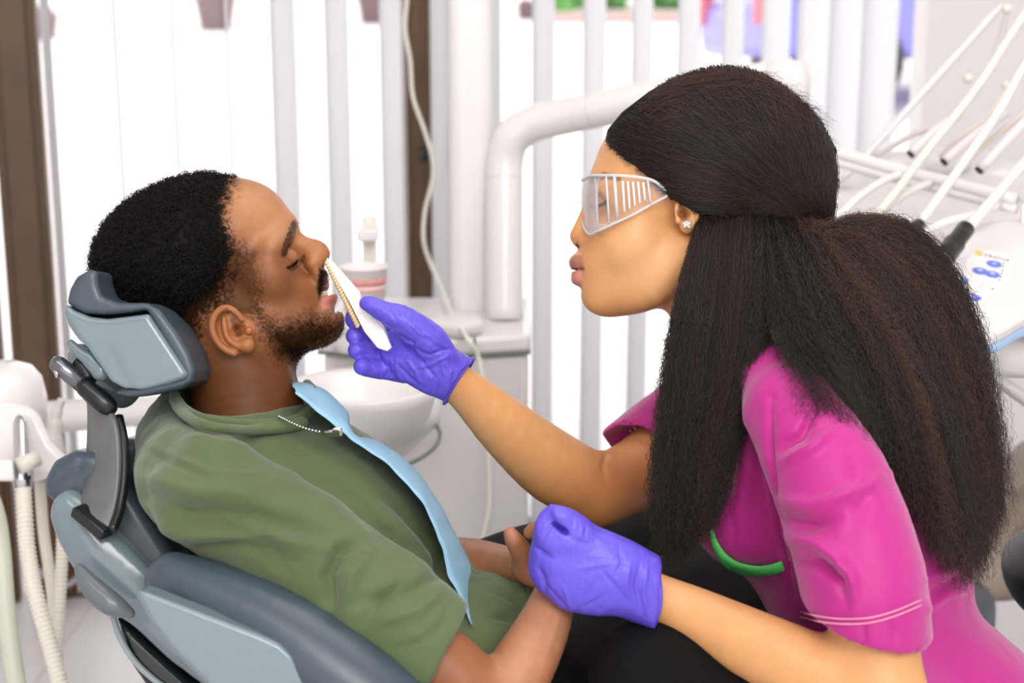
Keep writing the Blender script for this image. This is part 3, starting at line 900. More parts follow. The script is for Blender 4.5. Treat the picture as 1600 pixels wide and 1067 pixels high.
# maker's lettering with its yellow square
bm = bmesh.new(); add_prism(bm, [to_panel(*p, .0014) for p in ((1524, 391.5), (1535, 394.5), (1534.5, 401), (1523, 398.5))], PN * .0005); bm_obj('logo_square', bm, mat('logo_yellow', srgb(246, 208, 110), .5), du)
cu = bpy.data.curves.new('lettering', 'FONT'); cu.body = 'TRONE'; cu.size = .0105; cu.extrude = .0002; cu.space_character = 1.05
cu.materials.append(mat('letter_grey', srgb(128, 108, 118), .5))
tmp = bpy.data.objects.new('lettering_curve', cu); COL.objects.link(tmp)
lme = bpy.data.meshes.new_from_object(tmp.evaluated_get(bpy.context.evaluated_depsgraph_get())); bpy.data.objects.remove(tmp)
lo = bpy.data.objects.new('lettering', lme); COL.objects.link(lo)
lx = (to_panel(1565, 405) - to_panel(1535, 398)).normalized(); ly = PN.cross(lx).normalized()
M = Matrix((lx, ly, PN)).transposed().to_4x4(); M.translation = to_panel(1535.5, 400.5, .0012)
lo.matrix_world = M; lo.parent = du; lo.matrix_parent_inverse = Matrix.Translation(du.location).inverted()
# hose rest: double horizontal tube with a metal hook
for dy, r in ((0, .0105), (14, .0075)):
    bm = bmesh.new(); add_tube(bm, smooth_path([W(1240, 222 + dy, 2.3), W(1313, 241 + dy, 2.26), W(1410, 268 + dy, 2.2), W(1500, 290 + dy, 2.14), W(1588, 313 + dy, 2.08)], 5), r, 14); bm_obj('hose_rest', bm, PLASTIC, du, smooth=True)
bm = bmesh.new(); add_tube(bm, smooth_path([W(1583, 310, 2.08), W(1596, 314, 2.08), W(1599, 322, 2.08), W(1597, 356, 2.08)], 5), .0022, 8); bm_obj('hook', bm, CHROME, du, smooth=True)
# rear cover lumps
for x, y, rx in ((1395, 246, .06), (1470, 240, .05), (1560, 262, .055)):
    bm = bmesh.new(); q = W(x, y + 14, 2.44); bmesh.ops.create_uvsphere(bm, u_segments=24, v_segments=12, radius=1, matrix=Matrix.Translation(q) @ Matrix.Diagonal((rx, .05, .028, 1))); bm_obj('cover', bm, PLASTIC, du, smooth=True)
# whip arms (thin sprung rods with joints)
def rod(pts, r, name='whip_arm', m=PLASTIC):
    bm = bmesh.new(); add_tube(bm, smooth_path([W(*p) for p in pts], 6), r, 12); return bm_obj(name, bm, m, du, smooth=True)
rod([(1300, 290, 2.36), (1345, 252, 2.36), (1450, 136, 2.36), (1565, 8, 2.36)], .0068, m=mat('arm_lilac', srgb(228, 222, 225), .35))
rod([(1574, 16, 2.36), (1566, 52, 2.34), (1545, 108, 2.32), (1520, 150, 2.3), (1475, 190, 2.3), (1423, 212, 2.32), (1365, 246, 2.35)], .0048, m=mat('arm_grey', srgb(208, 200, 202), .35))
rod([(1640, -40, 2.2), (1575, 62, 2.2), (1525, 139, 2.18), (1445, 240, 2.12), (1400, 300, 2.08), (1362, 345, 2.02)], .0065, 'whip_arm', HOSE)
rod([(1573, 134, 2.3), (1562, 157, 2.3), (1540, 185, 2.3), (1500, 215, 2.3), (1470, 246, 2.33)], .0048, m=mat('arm_cream', srgb(222, 214, 204), .35))
rod([(1660, 10, 2.14), (1600, 104, 2.14), (1560, 175, 2.12), (1500, 262, 2.06), (1439, 347, 1.98)], .0068, 'whip_arm')
rod([(1680, 130, 2.25), (1600, 178, 2.25), (1545, 222, 2.28), (1500, 262, 2.3)], .0048, m=mat('arm_cream', srgb(222, 214, 204), .35))
for pts in ([(1498, 178, 2.3), (1460, 206, 2.3), (1424, 240, 2.3)], [(1570, 176, 2.26), (1520, 214, 2.26), (1476, 252, 2.26)], [(1680, 110, 2.22), (1600, 192, 2.22), (1531, 265, 2.22)]):
    rod(pts, .0085, 'instrument_tube', m=mat('arm_lilac', srgb(228, 222, 225), .35))
    a_, b_ = W(*pts[1]), W(*pts[2]); u_ = (b_ - a_).normalized()
    bm = bmesh.new(); add_tube(bm, [b_ - u_ * .001, b_ + u_ * .004], .0072, 12); bm_obj('tube_tip', bm, BLACKP, du, smooth=True)
rod([(1700, 160, 2.06), (1600, 256, 2.04), (1555, 308, 1.98), (1508, 362, 1.92)], .0078, 'whip_arm')
for x, y in ((1513, 123), (1573, 134), (1574, 14)):
    bm = bmesh.new(); bmesh.ops.create_uvsphere(bm, u_segments=16, v_segments=10, radius=.0085, matrix=Matrix.Translation(W(x, y, 2.3))); bm_obj('arm_knob', bm, CREAM, du, smooth=True)
# hanging hoses between rest and body
for pts in ([(1415, 270, 2.2), (1380, 283, 2.18), (1340, 310, 2.14), (1305, 345, 2.1)], [(1455, 285, 2.16), (1420, 300, 2.12), (1385, 325, 2.08), (1350, 360, 2.04)], [(1560, 320, 2.08), (1520, 336, 2.04), (1470, 350, 2.0), (1425, 375, 1.98)]):
    rod(pts, .006, 'supply_hose', AWHITE)
# black handpieces at the ends of two arms
for a, b, r in (((1510, 356, 1.915), (1456, 427, 1.86), .0145), ((1438, 348, 1.985), (1408, 390, 1.95), .0105)):
    A, B = W(*a), W(*b); L = (B - A).length
    hp = thing('handpiece', B, 'black handpiece coupling with a pale ring beside the button panel' if r > .012 else 'small black handpiece coupling half hidden by the ponytail', 'handpiece')
    bm = bmesh.new(); add_lathe(bm, A, B - A, [(0.001, 0), (r * .8, 0), (r * .85, .003), (r * .85, L * .33), (r, L * .34), (r, L * .7), (r * .92, L), (r * .6, L * 1.25), (0.001, L * 1.25)], 24); bm_obj('grip', bm, mat('black_gloss', srgb(20, 22, 20), .22), hp, smooth=True)
    bm = bmesh.new(); c = A.lerp(B, .72); add_tube(bm, [c, c + (B - A).normalized() * .0014], r * 1.01, 24); bm_obj('ring', bm, CHROME, hp, smooth=True)
    hp.parent = None

# ================================================================ stools
BLK = mat('black_vinyl', srgb(20, 20, 21), 0.38, bump=[('noise', 400, .15, .0006, (1, 1, 1))])
st = thing('dental_stool', (W(1430, 1180, 1.48).x, 1.42, 0.0), 'black padded dental stool under the woman, its round backrest at the right picture edge', 'stool')
q = W(1655, 905, 1.75)
bm = bmesh.new(); bmesh.ops.create_uvsphere(bm, u_segments=32, v_segments=20, radius=1, matrix=Matrix.Translation(q) @ Matrix.Rotation(.25, 4, 'Y') @ Matrix.Diagonal((.062, .11, .056, 1))); bm_obj('back_pad', bm, BLK, st, smooth=True)
xq, yq = W(1430, 1180, 1.48).x, 1.42
bm = bmesh.new(); add_tube(bm, smooth_path([q + V3(.03, .02, -.03), q + V3(.06, .02, -.14), V3(q.x + .03, q.y, .52), V3(xq + .1, yq + .05, .44)], 6), .012, 14); bm_obj('back_bar', bm, CHROME, st, smooth=True)
# taupe chair backrest, curved, farther behind
TAUPE = mat('taupe_vinyl', srgb(168, 154, 140), 0.5, noise=(20, .06))
pts = [(1612, 742), (1585, 768), (1550, 830), (1520, 905), (1440, 1000)]
s2 = thing('visitor_chair', (W(1590, 900, 2.45).x, 2.3, 0.0), 'taupe curved chair back behind the long hair, blurred', 'chair')
G = []
for i, t in enumerate(np.linspace(0, 1, 16)):
    P = smooth_path([W(x, y, 2.35) for x, y in pts], 12); c = Vector(P[int(t * (len(P) - 1))])
    G.append(c)
bm = bmesh.new()
prof = []
for c in G: prof.append(c)
outer = [W(1640, 770, 2.35), W(1608, 812, 2.35), W(1575, 868, 2.35), W(1535, 930, 2.35), W(1470, 1040, 2.35)]
G = []
front = smooth_path([W(x, y, 2.42) for x, y in [(1618, 738), (1590, 762), (1556, 818), (1530, 878), (1500, 940), (1450, 1010)]], 5)
for p in front:
    p = Vector(p); row = []
    for u in np.linspace(0, 1, 9):
        row.append(p + V3(.105 * u + .02 * math.sin(u * math.pi), .34 * u - .05 * math.sin(u * math.pi), -.035 * u))
    G.append(row)
bm = bmesh.new(); add_grid(bm, G); o = bm_obj('backrest', bm, TAUPE, s2, smooth=True); sd = o.modifiers.new('t', 'SOLIDIFY'); sd.thickness = .03; o.modifiers.new('b', 'BEVEL').width = .01
c = W(1500, 1010, 2.5)
bm = bmesh.new(); add_lathe(bm, (c.x, c.y + .1, .40), (0, 0, 1), [(0.001, 0), (.2, 0), (.22, .03), (.2, .07), (0.001, .08)], 32); bm_obj('seat', bm, TAUPE, s2, smooth=True)
for sx in (-.14, .14):
    for sy in (-.04, .24):
        bm = bmesh.new(); add_tube(bm, [V3(c.x + sx, c.y + sy, 0), V3(c.x + sx * .9, c.y + sy, .42)], .014, 12); bm_obj('leg', bm, CHROME, s2, smooth=True)
# ================================================================ dental chair
SLATE = mat('slate_leather', srgb(62, 75, 85), 0.34, bump=[('noise', 420, .22, .0006, (1, 1, 1)), ('voronoi', 700, .1, .0004, (1, 1, 1))])
SHELL = mat('grey_blue_shell', srgb(110, 126, 133), 0.22, coat=0.5)
DARKM = mat('dark_metal', srgb(112, 115, 116), 0.4, metal=0.45, noise=(30, .1))
GUN = mat('gunmetal', srgb(120, 122, 126), 0.22, metal=0.9)
chair = thing('dental_chair', (W(420, 1000, 1.55).x, W(420, 1000, 1.55).y, 0.0), 'grey blue dental chair with slate leather pads, the man lying in it', 'chair')
def sculpt_obj(name, s, res, m, parent, it=2, label=None):
    V, Q = s.mesh(res)
    V = relax(V, Q, it)
    return link(name, quad_mesh(name, V, Q), m, parent, True, label)
D0 = 1.50                                           # middle plane of the patient
# headrest: glossy shell and leather pad with a hollow for the head
sh = Sculpt()
sh.prism([(100, 474), (97, 488), (104, 508), (126, 540), (152, 576), (168, 600), (192, 613), (222, 611), (262, 601), (288, 592), (292, 584), (230, 490), (200, 494), (165, 498), (138, 495), (112, 484)], 1.50, 196, 7, dq=1.366)
sh.prism([(116, 524), (168, 532), (214, 620), (120, 640), (90, 560)], 1.50, 190, 14, dq=1.345, k=10, mode='s')
sh.chain([(128, 560, 1.45, 24), (190, 612, 1.45, 26)], k=30)
sculpt_obj('headrest_shell', sh, .0020, SHELL, chair)
pd_ = Sculpt()
pd_.prism([(104, 474), (108, 452), (119, 432), (138, 421), (152, 424), (153, 445), (160, 464), (185, 473), (228, 473), (250, 484), (276, 518), (296, 552), (305, 580), (301, 597), (282, 607), (230, 619), (200, 622), (176, 614), (196, 606), (288, 590), (229, 484), (200, 489), (160, 492), (130, 490)], 1.50, 190, 8, dq=1.374)
pd_.prism([(110, 470), (125, 432), (150, 440), (165, 480), (240, 490), (296, 580), (250, 600), (180, 560)], 1.52, 160, 12, dq=1.40, k=12)
pd_.ell(285, 390, 1.5, 168, 130, 118, rot=-20, mode='s', k=16)
sculpt_obj('headrest_pad', pd_, .0020, SLATE, chair)
# bracket
b = Sculpt(); b.chain([(110, 536, 1.385, 7), (126, 552, 1.385, 10), (142, 560, 1.385, 12), (158, 580, 1.385, 16)], k=4); b.chain([(126, 552, 1.45, 10), (158, 580, 1.45, 15)], k=30); b.chain([(142, 566, 1.385, 10), (142, 566, 1.46, 10)], k=10); sculpt_obj('headrest_knuckle', b, .002, SHELL, chair)
bm = bmesh.new(); add_tube(bm, [W(82, 562, 1.39), W(85, 564, 1.39), W(92, 570, 1.39), W(136, 606, 1.39)], [.004, .0075, .0092, .0092], 20); bm_obj('release_lever', bm, GUN, chair, smooth=True)
bm = bmesh.new(); add_tube(bm, [W(88, 578, 1.385), W(90, 590, 1.385)], [.003, .002], 10); bm_obj('lever_screw', bm, CHROME, chair, smooth=True)
b = Sculpt(); b.chain([(124, 568, 1.395, 11), (140, 588, 1.395, 13)], k=2); b.chain([(134, 606, 1.385, 15), (160, 628, 1.385, 17), (170, 636, 1.385, 14)], k=6); b.chain([(130, 580, 1.395, 10), (138, 608, 1.392, 12)], k=4); sculpt_obj('bracket_clamp', b, .0018, BLACKP, chair)
# curved flat support plate
edge = [(166, 628), (182, 650), (190, 690), (191, 745), (184, 795), (172, 828)]
left = [(140, 604), (144, 640), (143, 690), (138, 740), (132, 778), (126, 800)]
G = []
for p, q in zip(smooth_path([(a[0], a[1], 0) for a in edge], 5), smooth_path([(a[0], a[1], 0) for a in left], 5)):
    v = len(G) / 25
    G.append([W(*(q[:2] + (p[:2] - q[:2]) * u), (1.45 + (1.350 - 1.45) * v) * (1 - u) + (1.392 + (1.335 - 1.392) * v) * u) for u in (0, .33, .66, 1)])
bm = bmesh.new(); add_grid(bm, G); o = bm_obj('support_plate', bm, DARKM, chair, smooth=True); sd = o.modifiers.new('t', 'SOLIDIFY'); sd.thickness = .006; sd.offset = -1; o.modifiers.new('b', 'BEVEL').width = .001
bm = bmesh.new(); add_tube(bm, smooth_path([W(x + 3, y + 1, 1.388 - .056 * i / 4) for i, (x, y) in enumerate(edge[1:])], 6), .0048, 10); bm_obj('plate_edge', bm, BLACKP, chair, smooth=True)
bm = bmesh.new(); a, c = W(122, 796, 1.348), W(168, 834, 1.334); u = (c - a).normalized(); Rm = u.to_track_quat('X', 'Z').to_matrix(); add_box(bm, a.lerp(c, .5), ((c - a).length * 1.04, .017, .011), Rm); bm_obj('slot_guide', bm, BLACKP, chair, bevel=.002)
# upper back: pad over shell
up_ = Sculpt()
up_.prism([(76, 770), (76, 745), (90, 718), (120, 702), (160, 704), (205, 752), (250, 822), (290, 880), (330, 940), (260, 950), (215, 905), (160, 850), (110, 800)], 1.52, 205, 20, dq=1.40)
up_.prism([(96, 690), (140, 640), (250, 690), (560, 1000), (470, 1010), (205, 800), (142, 752), (138, 720)], 1.50, 96, 22, dq=1.44, k=14, mode='s')
V, Q = up_.mesh(.0035); V = relax(V, Q, 2)
V = folds(V, Q, [([(70, 772), (96, 742), (140, 728)], -3.5, 4), ([(140, 700), (125, 722), (122, 745)], -2.0, 2.5)])
link('upper_back_pad', quad_mesh('upper_back_pad', V, Q), SLATE, chair)
us = Sculpt()
us.prism([(103, 768), (86, 782), (83, 806), (94, 842), (124, 892), (158, 932), (196, 968), (260, 1030), (340, 1090), (460, 1120), (380, 1050), (300, 980), (234, 893), (204, 862), (172, 836), (128, 794)], 1.50, 205, 10, dq=1.364)
us.chain([(122, 806, 1.372, 24), (160, 868, 1.372, 30), (208, 926, 1.372, 20)], k=44)
sculpt_obj('back_shell', us, .0035, SHELL, chair)
lv = Sculpt(); lv.chain([(124, 888, 1.33, 9), (142, 915, 1.325, 17), (172, 942, 1.32, 19), (203, 958, 1.32, 9)], k=4)
sculpt_obj('back_lever', lv, .0022, mat('lever_grey', srgb(96, 106, 112), .3), chair)
# wide lower back pad with its side shell
lp = Sculpt()
lp.chain([(272, 908, 1.27, 46), (350, 945, 1.26, 62), (450, 1000, 1.245, 74), (560, 1080, 1.235, 78), (660, 1165, 1.235, 78)], k=10, kin=40)
lp.chain([(330, 900, 1.42, 30), (560, 1060, 1.42, 40), (700, 1180, 1.42, 40)], k=60)
lp.chain([(330, 880, 1.62, 30), (560, 1040, 1.62, 40), (700, 1160, 1.62, 40)], k=60)
lp.chain([(420, 860, 1.76, 40), (620, 1000, 1.76, 60), (760, 1120, 1.76, 60)], k=40)
sculpt_obj('lower_back_pad', lp, .0035, SLATE, chair)
sp = Sculpt()
sp.prism([(212, 930), (216, 922), (226, 924), (310, 956), (400, 990), (436, 1006), (456, 1024), (480, 1067), (520, 1160), (420, 1160), (330, 1078), (262, 1010), (232, 970)], 1.215, 30, 7, dq=1.20)
sculpt_obj('side_shell', sp, .002, SHELL, chair)
rs = Sculpt(); rs.prism([(180, 955), (240, 1010), (330, 1090), (480, 1170), (700, 1260), (620, 1300), (400, 1200), (250, 1100), (205, 1035)], 1.5, 190, 12, dq=1.38)
sculpt_obj('rear_cover', rs, .004, mat('rear_cover_black', srgb(22, 26, 28), .25), chair)
bm = bmesh.new(); add_tube(bm, smooth_path([W(176, 962, 1.37), W(192, 1005, 1.37), W(222, 1045, 1.37), W(275, 1085, 1.37), W(360, 1130, 1.37)], 6), .0032, 10); bm_obj('cover_edge', bm, mat('edge_teal', srgb(150, 165, 168), .3), chair, smooth=True)
# seat, foot part and base (outside the picture, carries the patient)
zs = W(860, 1150, 1.5).z
c = W(860, 1150, 1.5); sd_ = W(1180, 1000, 2.0) - c; sd_.z = 0; sd_.normalize()
RS = Matrix.Rotation(math.atan2(sd_.y, sd_.x), 3, 'Z')
q = c + sd_ * .42
bm = bmesh.new(); add_box(bm, (q.x, q.y, zs - .15), (1.1, .50, .12), RS); bm_obj('seat_pad', bm, SLATE, chair, bevel=.05, seg=4)
bm = bmesh.new(); add_box(bm, (q.x, q.y, zs - .245), (1.0, .42, .07), RS); bm_obj('seat_frame', bm, SHELL, chair, bevel=.02)
q = c + sd_ * .22
bm = bmesh.new(); add_box(bm, (q.x, q.y, (zs - .28) / 2 + .02), (.30, .26, zs - .31), RS); bm_obj('lift_column', bm, SHELL, chair, bevel=.03)
bm = bmesh.new(); add_box(bm, (q.x, q.y, .035), (.95, .50, .07), RS); bm_obj('base_plate', bm, SHELL, chair, bevel=.02)
# ================================================================ the patient
man = thing('person', (W(860, 1100, 1.5).x, W(860, 1100, 1.5).y, 0.42), 'reclining man with short black hair and beard in an olive green t-shirt', 'person')
SKIN_M = mat('skin_deep', srgb(150, 92, 52), 0.45, spec=0.28, sss=0.12, attr='tint', noise=(55, .10), bump=[('noise', 700, .12, .0005, (1, 1, 1))])
def shine_by_tone(m, hi):
    nt = m.node_tree; b = nt.nodes['Principled BSDF']
    bw = nt.nodes.new('ShaderNodeRGBToBW'); mr = nt.nodes.new('ShaderNodeMapRange')
    mr.inputs['From Min'].default_value = .015; mr.inputs['From Max'].default_value = .12; mr.inputs['To Min'].default_value = 0.0; mr.inputs['To Max'].default_value = hi
    nt.links.new(b.inputs['Base Color'].links[0].from_socket, bw.inputs[0]); nt.links.new(bw.outputs[0], mr.inputs['Value']); nt.links.new(mr.outputs[0], b.inputs['Specular IOR Level'])
shine_by_tone(SKIN_M, .34)                        # shaved stubble is matt, bare skin shines
dm = 1.50
h = Sculpt()
# skull, face mass, jaw
h.ell(292, 392, dm, 146, 103, 106, rot=-21, k=1)
h.ell(368, 362, dm, 88, 78, 90, rot=-25, k=30)
h.ell(413, 428, dm, 100, 52, 74, rot=63, k=30)
h.sym('ball', dm, 424, 430, 56, 32, k=40)
h.sym('chain', dm, [(392, 512, 74, 24), (455, 522, 56, 26), (500, 512, 22, 26)], k=36)
h.ell(470, 468, dm, 34, 34, 46, k=34)
h.ball(511, 501, dm, 25, k=22)
h.ell(455, 528, dm, 52, 26, 44, rot=-25, k=26)
# brow ridge, nose
h.sym('chain', dm, [(449, 352, 12, 13), (440, 368, 44, 15), (425, 385, 70, 14)], k=22)
h.chain([(452, 366, dm, 11), (474, 386, dm, 13), (490, 397, dm, 18), (495, 397, dm, 18)], k=12)
h.prism([(440, 380), (459, 356), (463, 366), (480, 372), (495, 375), (507, 383), (513, 394), (510, 407), (500, 416), (488, 424), (470, 430)], dm, 9, 6, k=10)
h.sym('ball', dm, 489, 411, 15, 12, k=9)
h.sym('ball', dm, 500, 416, 7, 4.5, k=4, mode='s')
# eyes: socket, closed lids
h.sym('ell', dm, 456, 402, 34, 16, 13, 15, rot=-40, k=18, mode='s')
h.sym('ball', dm, 449, 404, 34, 17, k=5)
# mouth: lips, parted, upper teeth
h.ell(500, 435, dm, 12, 19, 28, rot=-8, k=10)
h.ell(503, 447, dm, 11, 10, 24, rot=-30, k=6)
h.ell(512, 469, dm, 17, 12, 25, rot=-35, k=8)
h.ell(515, 458, dm, 24, 6, 23, rot=-38, k=3, mode='s')
h.ell(524, 486, dm, 9, 4, 20, rot=-60, k=10, mode='s')
# cheek fold from the nose to the mouth corner
h.sym('chain', dm, [(478, 424, 34, 3), (494, 450, 40, 3), (499, 476, 40, 3)], k=9, mode='s')
# neck and shoulders root
h.chain([(352, 500, dm, 78), (372, 560, dm, 82), (384, 620, dm, 84), (396, 700, dm, 96)], k=34, kin=30)
h.sym('chain', dm, [(410, 545, 62, 18), (455, 640, 20, 16)], k=24)
# ears
def ear(s, d0, sg, dz, pts_helix, pts_anti, conch, lobe, tragus, base):
    q = d0 + sg * dz * d0 / F
    o = lambda a: q + sg * a * d0 / F
    s.ell(base[0], base[1], o(-3), base[2], base[3], 6, rot=base[4], k=6)
    s.chain([(x, y, o(z), r) for x, y, z, r in pts_helix], k=5)
    s.chain([(x, y, o(z), r) for x, y, z, r in pts_anti], k=5)
    s.ball(lobe[0], lobe[1], o(1), lobe[2], k=6)
    s.ell(conch[0], conch[1], o(6), conch[2], conch[3], 15, rot=conch[4], k=4, mode='s')
    s.ball(tragus[0], tragus[1], o(4), tragus[2], k=4)
for sg in (-1, 1):
    ear(h, dm, sg, 101,
        [(378, 500, 6, 4), (370, 489, 8, 5), (357, 481, 9, 5.5), (344, 484, 9, 6), (334, 496, 9, 6), (331, 512, 8, 6), (337, 531, 7, 6), (350, 545, 5, 6), (366, 552, 3, 6)],
        [(350, 497, 5, 3.5), (351, 512, 6, 4.5), (357, 530, 6, 4.5), (372, 541, 6, 5), (384, 541, 5, 4.5)],
        (371, 516, 9, 14, 62), (386, 540, 12), (389, 517, 6.5), (364, 516, 40, 27, 62))
HV, HQ = h.mesh(.00125)
HV = relax(HV, HQ, 2)
X = px_of(HV)
HV, HQ, _ = keep_faces(HV, HQ, X[:, 1] < 690)

def man_tint(V):
    X = px_of(V); P = X[:, :2]
    dzp = (X[:, 2] - dm) * F / dm
    n1 = fbm(V * 60); n2 = fbm(V * 420, 3)
    c = np.tile(np.array(srgb(142, 90, 54)[:3]), (len(V), 1))
    c = tint_mix(c, srgb(200, 146, 102), sstep(70, 10, poly_dist(P, [(395, 310), (430, 345)])[0]) * .5)     # forehead, painted lighter where the light falls
    c = tint_mix(c, srgb(186, 124, 80), sstep(40, 4, poly_dist(P, [(478, 384), (500, 398)])[0]) * .55)      # nose, lightened for the light on it
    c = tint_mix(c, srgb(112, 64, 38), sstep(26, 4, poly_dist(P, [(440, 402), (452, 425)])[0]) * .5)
    c = tint_mix(c, srgb(112, 66, 40), sstep(60, 10, poly_dist(P, [(400, 420), (440, 460), (470, 480)])[0]) * .45)        # eye area, and lower cheek darkened for its shade
    c = tint_mix(c, srgb(92, 54, 29), sstep(-40, 40, -inside(P, [(250, 530), (400, 560), (520, 540), (560, 780), (220, 780)])) * .8)  # neck painted darker for the shade under the jaw
    # shadow of shaved hair around scalp, temple and jaw
    hair = -inside(P, [(120, 250), (350, 262), (372, 283), (352, 330), (356, 360), (374, 392), (372, 430), (356, 474), (322, 500), (316, 560), (200, 640), (60, 560)])
    c = tint_mix(c, srgb(24, 16, 11), np.clip(sstep(-14, 24, hair + n2 * 22) * .95, 0, 1))
    stub = sstep(-14, 10, -inside(P, [(360, 380), (396, 395), (404, 440), (404, 490), (380, 495), (340, 480)]) + n2 * 18) * .62
    c = tint_mix(c, srgb(48, 30, 18), np.clip(stub, 0, 1))
    beard = -inside(P, [(398, 470), (412, 488), (438, 500), (462, 494), (486, 486), (500, 492), (512, 492), (520, 498), (530, 490), (545, 500), (545, 522), (500, 552), (468, 574), (430, 560), (404, 520)])
    c = tint_mix(c, srgb(22, 13, 8), np.clip(sstep(-16, 24, beard - 1 + n2 * 16) * .92, 0, 1))
    mou = -inside(P, [(498, 420), (508, 422), (511, 436), (508, 446), (503, 458), (499, 466), (497, 450)])
    c = tint_mix(c, srgb(22, 16, 12), sstep(-5, 3, mou + n2 * 3) * .95)
    # brow, lash line, nostril
    bd, bt = poly_dist(P, [(443, 396), (448, 380), (455, 364), (459, 350)])
    c = tint_mix(c, srgb(24, 16, 12), sstep(7, 3, bd + n2 * 4) * .72)
    ld, _ = poly_dist(P, [(450, 418), (457, 415), (466, 408), (474, 398)])
    c = tint_mix(c, srgb(26, 16, 10), sstep(4.0, 1.2, ld) * .95 * (np.abs(dzp) > 14))
    # lips
    up = -inside(P, [(509, 424), (518, 436), (518, 448), (506, 458), (502, 462), (505, 446)])
    c = tint_mix(c, srgb(176, 108, 92), sstep(-3, 2, up) * .8)
    lo = -inside(P, [(506, 458), (514, 452), (524, 458), (532, 468), (526, 481), (504, 483), (500, 476)])
    c = tint_mix(c, srgb(186, 116, 104), sstep(-3, 3, lo) * .78)
    hole = sstep(5, 2, poly_dist(P, [(498, 416), (504, 416)])[0]) * (np.abs(dzp) < 16)
    c = tint_mix(c, srgb(50, 22, 14), hole * .8)
    eard, _ = poly_dist(P, [(364, 500), (374, 522)])
    c = tint_mix(c, srgb(186, 118, 74), sstep(40, 26, poly_dist(P, [(358, 500), (378, 535)])[0]) * .5 * (np.abs(dzp) > 96))
    c = tint_mix(c, srgb(84, 42, 22), sstep(9, 2, eard) * .7 * (np.abs(dzp) > 84))
    return c * (1 + .10 * n1[:, None])

# arms, clasped hands, hidden trunk, legs: the rest of the same body
b = Sculpt()
dn = 1.27                                            # near (right) arm
b.chain([(380, 800, 1.325, 50), (520, 900, 1.30, 54), (690, 1040, 1.27, 60), (775, 1118, 1.27, 52)], k=10, kin=30)
b.chain([(772, 1122, 1.27, 48), (806, 1060, 1.285, 52), (846, 985, 1.31, 43), (872, 915, 1.335, 31), (880, 885, 1.34, 28)], k=20, kin=24)
b.ell(868, 862, 1.35, 26, 40, 22, rot=10, k=16)                               # back of the near hand
b.chain([(856, 842, 1.37, 13), (840, 826, 1.385, 12), (828, 832, 1.39, 11)], k=6, kin=4)
b.chain([(872, 834, 1.37, 13), (858, 818, 1.385, 12), (846, 824, 1.39, 10)], k=6, kin=4)
b.chain([(886, 832, 1.37, 12), (876, 814, 1.385, 11), (866, 818, 1.39, 10)], k=6, kin=4)
b.chain([(894, 840, 1.37, 11), (890, 822, 1.385, 10), (882, 822, 1.39, 9)], k=6, kin=4)
# far (left) forearm comes from behind the belly, its thumb up
b.chain([(660, 905, 1.62, 46), (720, 882, 1.56, 42), (790, 886, 1.48, 33), (815, 886, 1.45, 28)], k=14, kin=20)
b.ell(838, 888, 1.42, 40, 30, 24, rot=10, k=14)
b.chain([(822, 880, 1.415, 17), (812, 858, 1.405, 17), (802, 842, 1.40, 14), (797, 833, 1.40, 11)], k=9, kin=6)
b.chain([(858, 872, 1.43, 13), (880, 878, 1.42, 13), (896, 890, 1.41, 11)], k=5)
b.chain([(862, 892, 1.43, 13), (886, 898, 1.42, 12), (900, 908, 1.41, 10)], k=5)
b.chain([(858, 908, 1.43, 12), (878, 914, 1.42, 11), (890, 922, 1.41, 10)], k=5)
# trunk and thighs under the clothes
b.ell(520, 800, 1.5, 200, 90, 190, rot=38, k=30)
b.ell(690, 975, 1.5, 165, 72, 170, rot=43, k=60)
BV, BQ = b.mesh(.0026)
BV = relax(BV, BQ, 1)
BV = folds(BV, BQ, [([(868, 935), (846, 975), (838, 1010)], 1.6, 4), ([(880, 940), (868, 985), (850, 1030)], 1.2, 4), ([(862, 948), (840, 1000), (810, 1045)], .9, 5)])
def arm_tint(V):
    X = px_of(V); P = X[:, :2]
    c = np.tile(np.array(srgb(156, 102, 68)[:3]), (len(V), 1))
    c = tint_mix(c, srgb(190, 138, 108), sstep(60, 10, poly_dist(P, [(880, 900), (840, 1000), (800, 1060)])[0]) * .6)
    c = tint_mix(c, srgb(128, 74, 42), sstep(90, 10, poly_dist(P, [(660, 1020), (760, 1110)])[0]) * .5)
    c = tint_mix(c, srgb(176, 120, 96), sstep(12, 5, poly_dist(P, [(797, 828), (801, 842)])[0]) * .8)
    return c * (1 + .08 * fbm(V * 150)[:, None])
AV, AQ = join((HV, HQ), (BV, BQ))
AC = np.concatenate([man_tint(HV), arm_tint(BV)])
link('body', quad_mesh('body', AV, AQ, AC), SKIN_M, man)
# teeth between the lips
t = Sculpt(); t.ell(503, 459, dm, 9, 10, 20, rot=-38, k=1); sculpt_obj('teeth', t, .0012, mat('teeth', srgb(226, 212, 190), .25), man)

# ---- short curly hair: a dense cap plus thousands of small coils
HAIRM = mat('black_hair', srgb(13, 12, 11), 0.6, spec=0.2)
BEARDM = mat('beard_hair', srgb(20, 13, 9), 1.0, spec=0.0)
cap = Sculpt()
cap.ell(291, 394, dm, 146, 106, 110, rot=-22, k=1)
cap.ell(322, 358, dm, 76, 70, 94, rot=-25, k=24)
HAIR_EDGE = [(100, 240), (352, 252), (374, 282), (366, 300), (354, 328), (352, 352), (360, 372), (352, 402), (330, 440), (312, 470), (290, 500), (260, 520), (150, 560), (60, 470)]
def cap_cut(P):
    X = px_of(P)
    return (inside(X[:, :2], HAIR_EDGE) * dm / F).astype(f32)
cap.fn(cap_cut, .004, 'i')
def cap_lump(P): return -(0.0020 * fbm(P.astype(np.float64) * 150, 2) + .0012 * fbm(P.astype(np.float64) * 420, 2)).astype(f32)
_ops = cap.ops[:]
class _Lumpy(Sculpt): pass
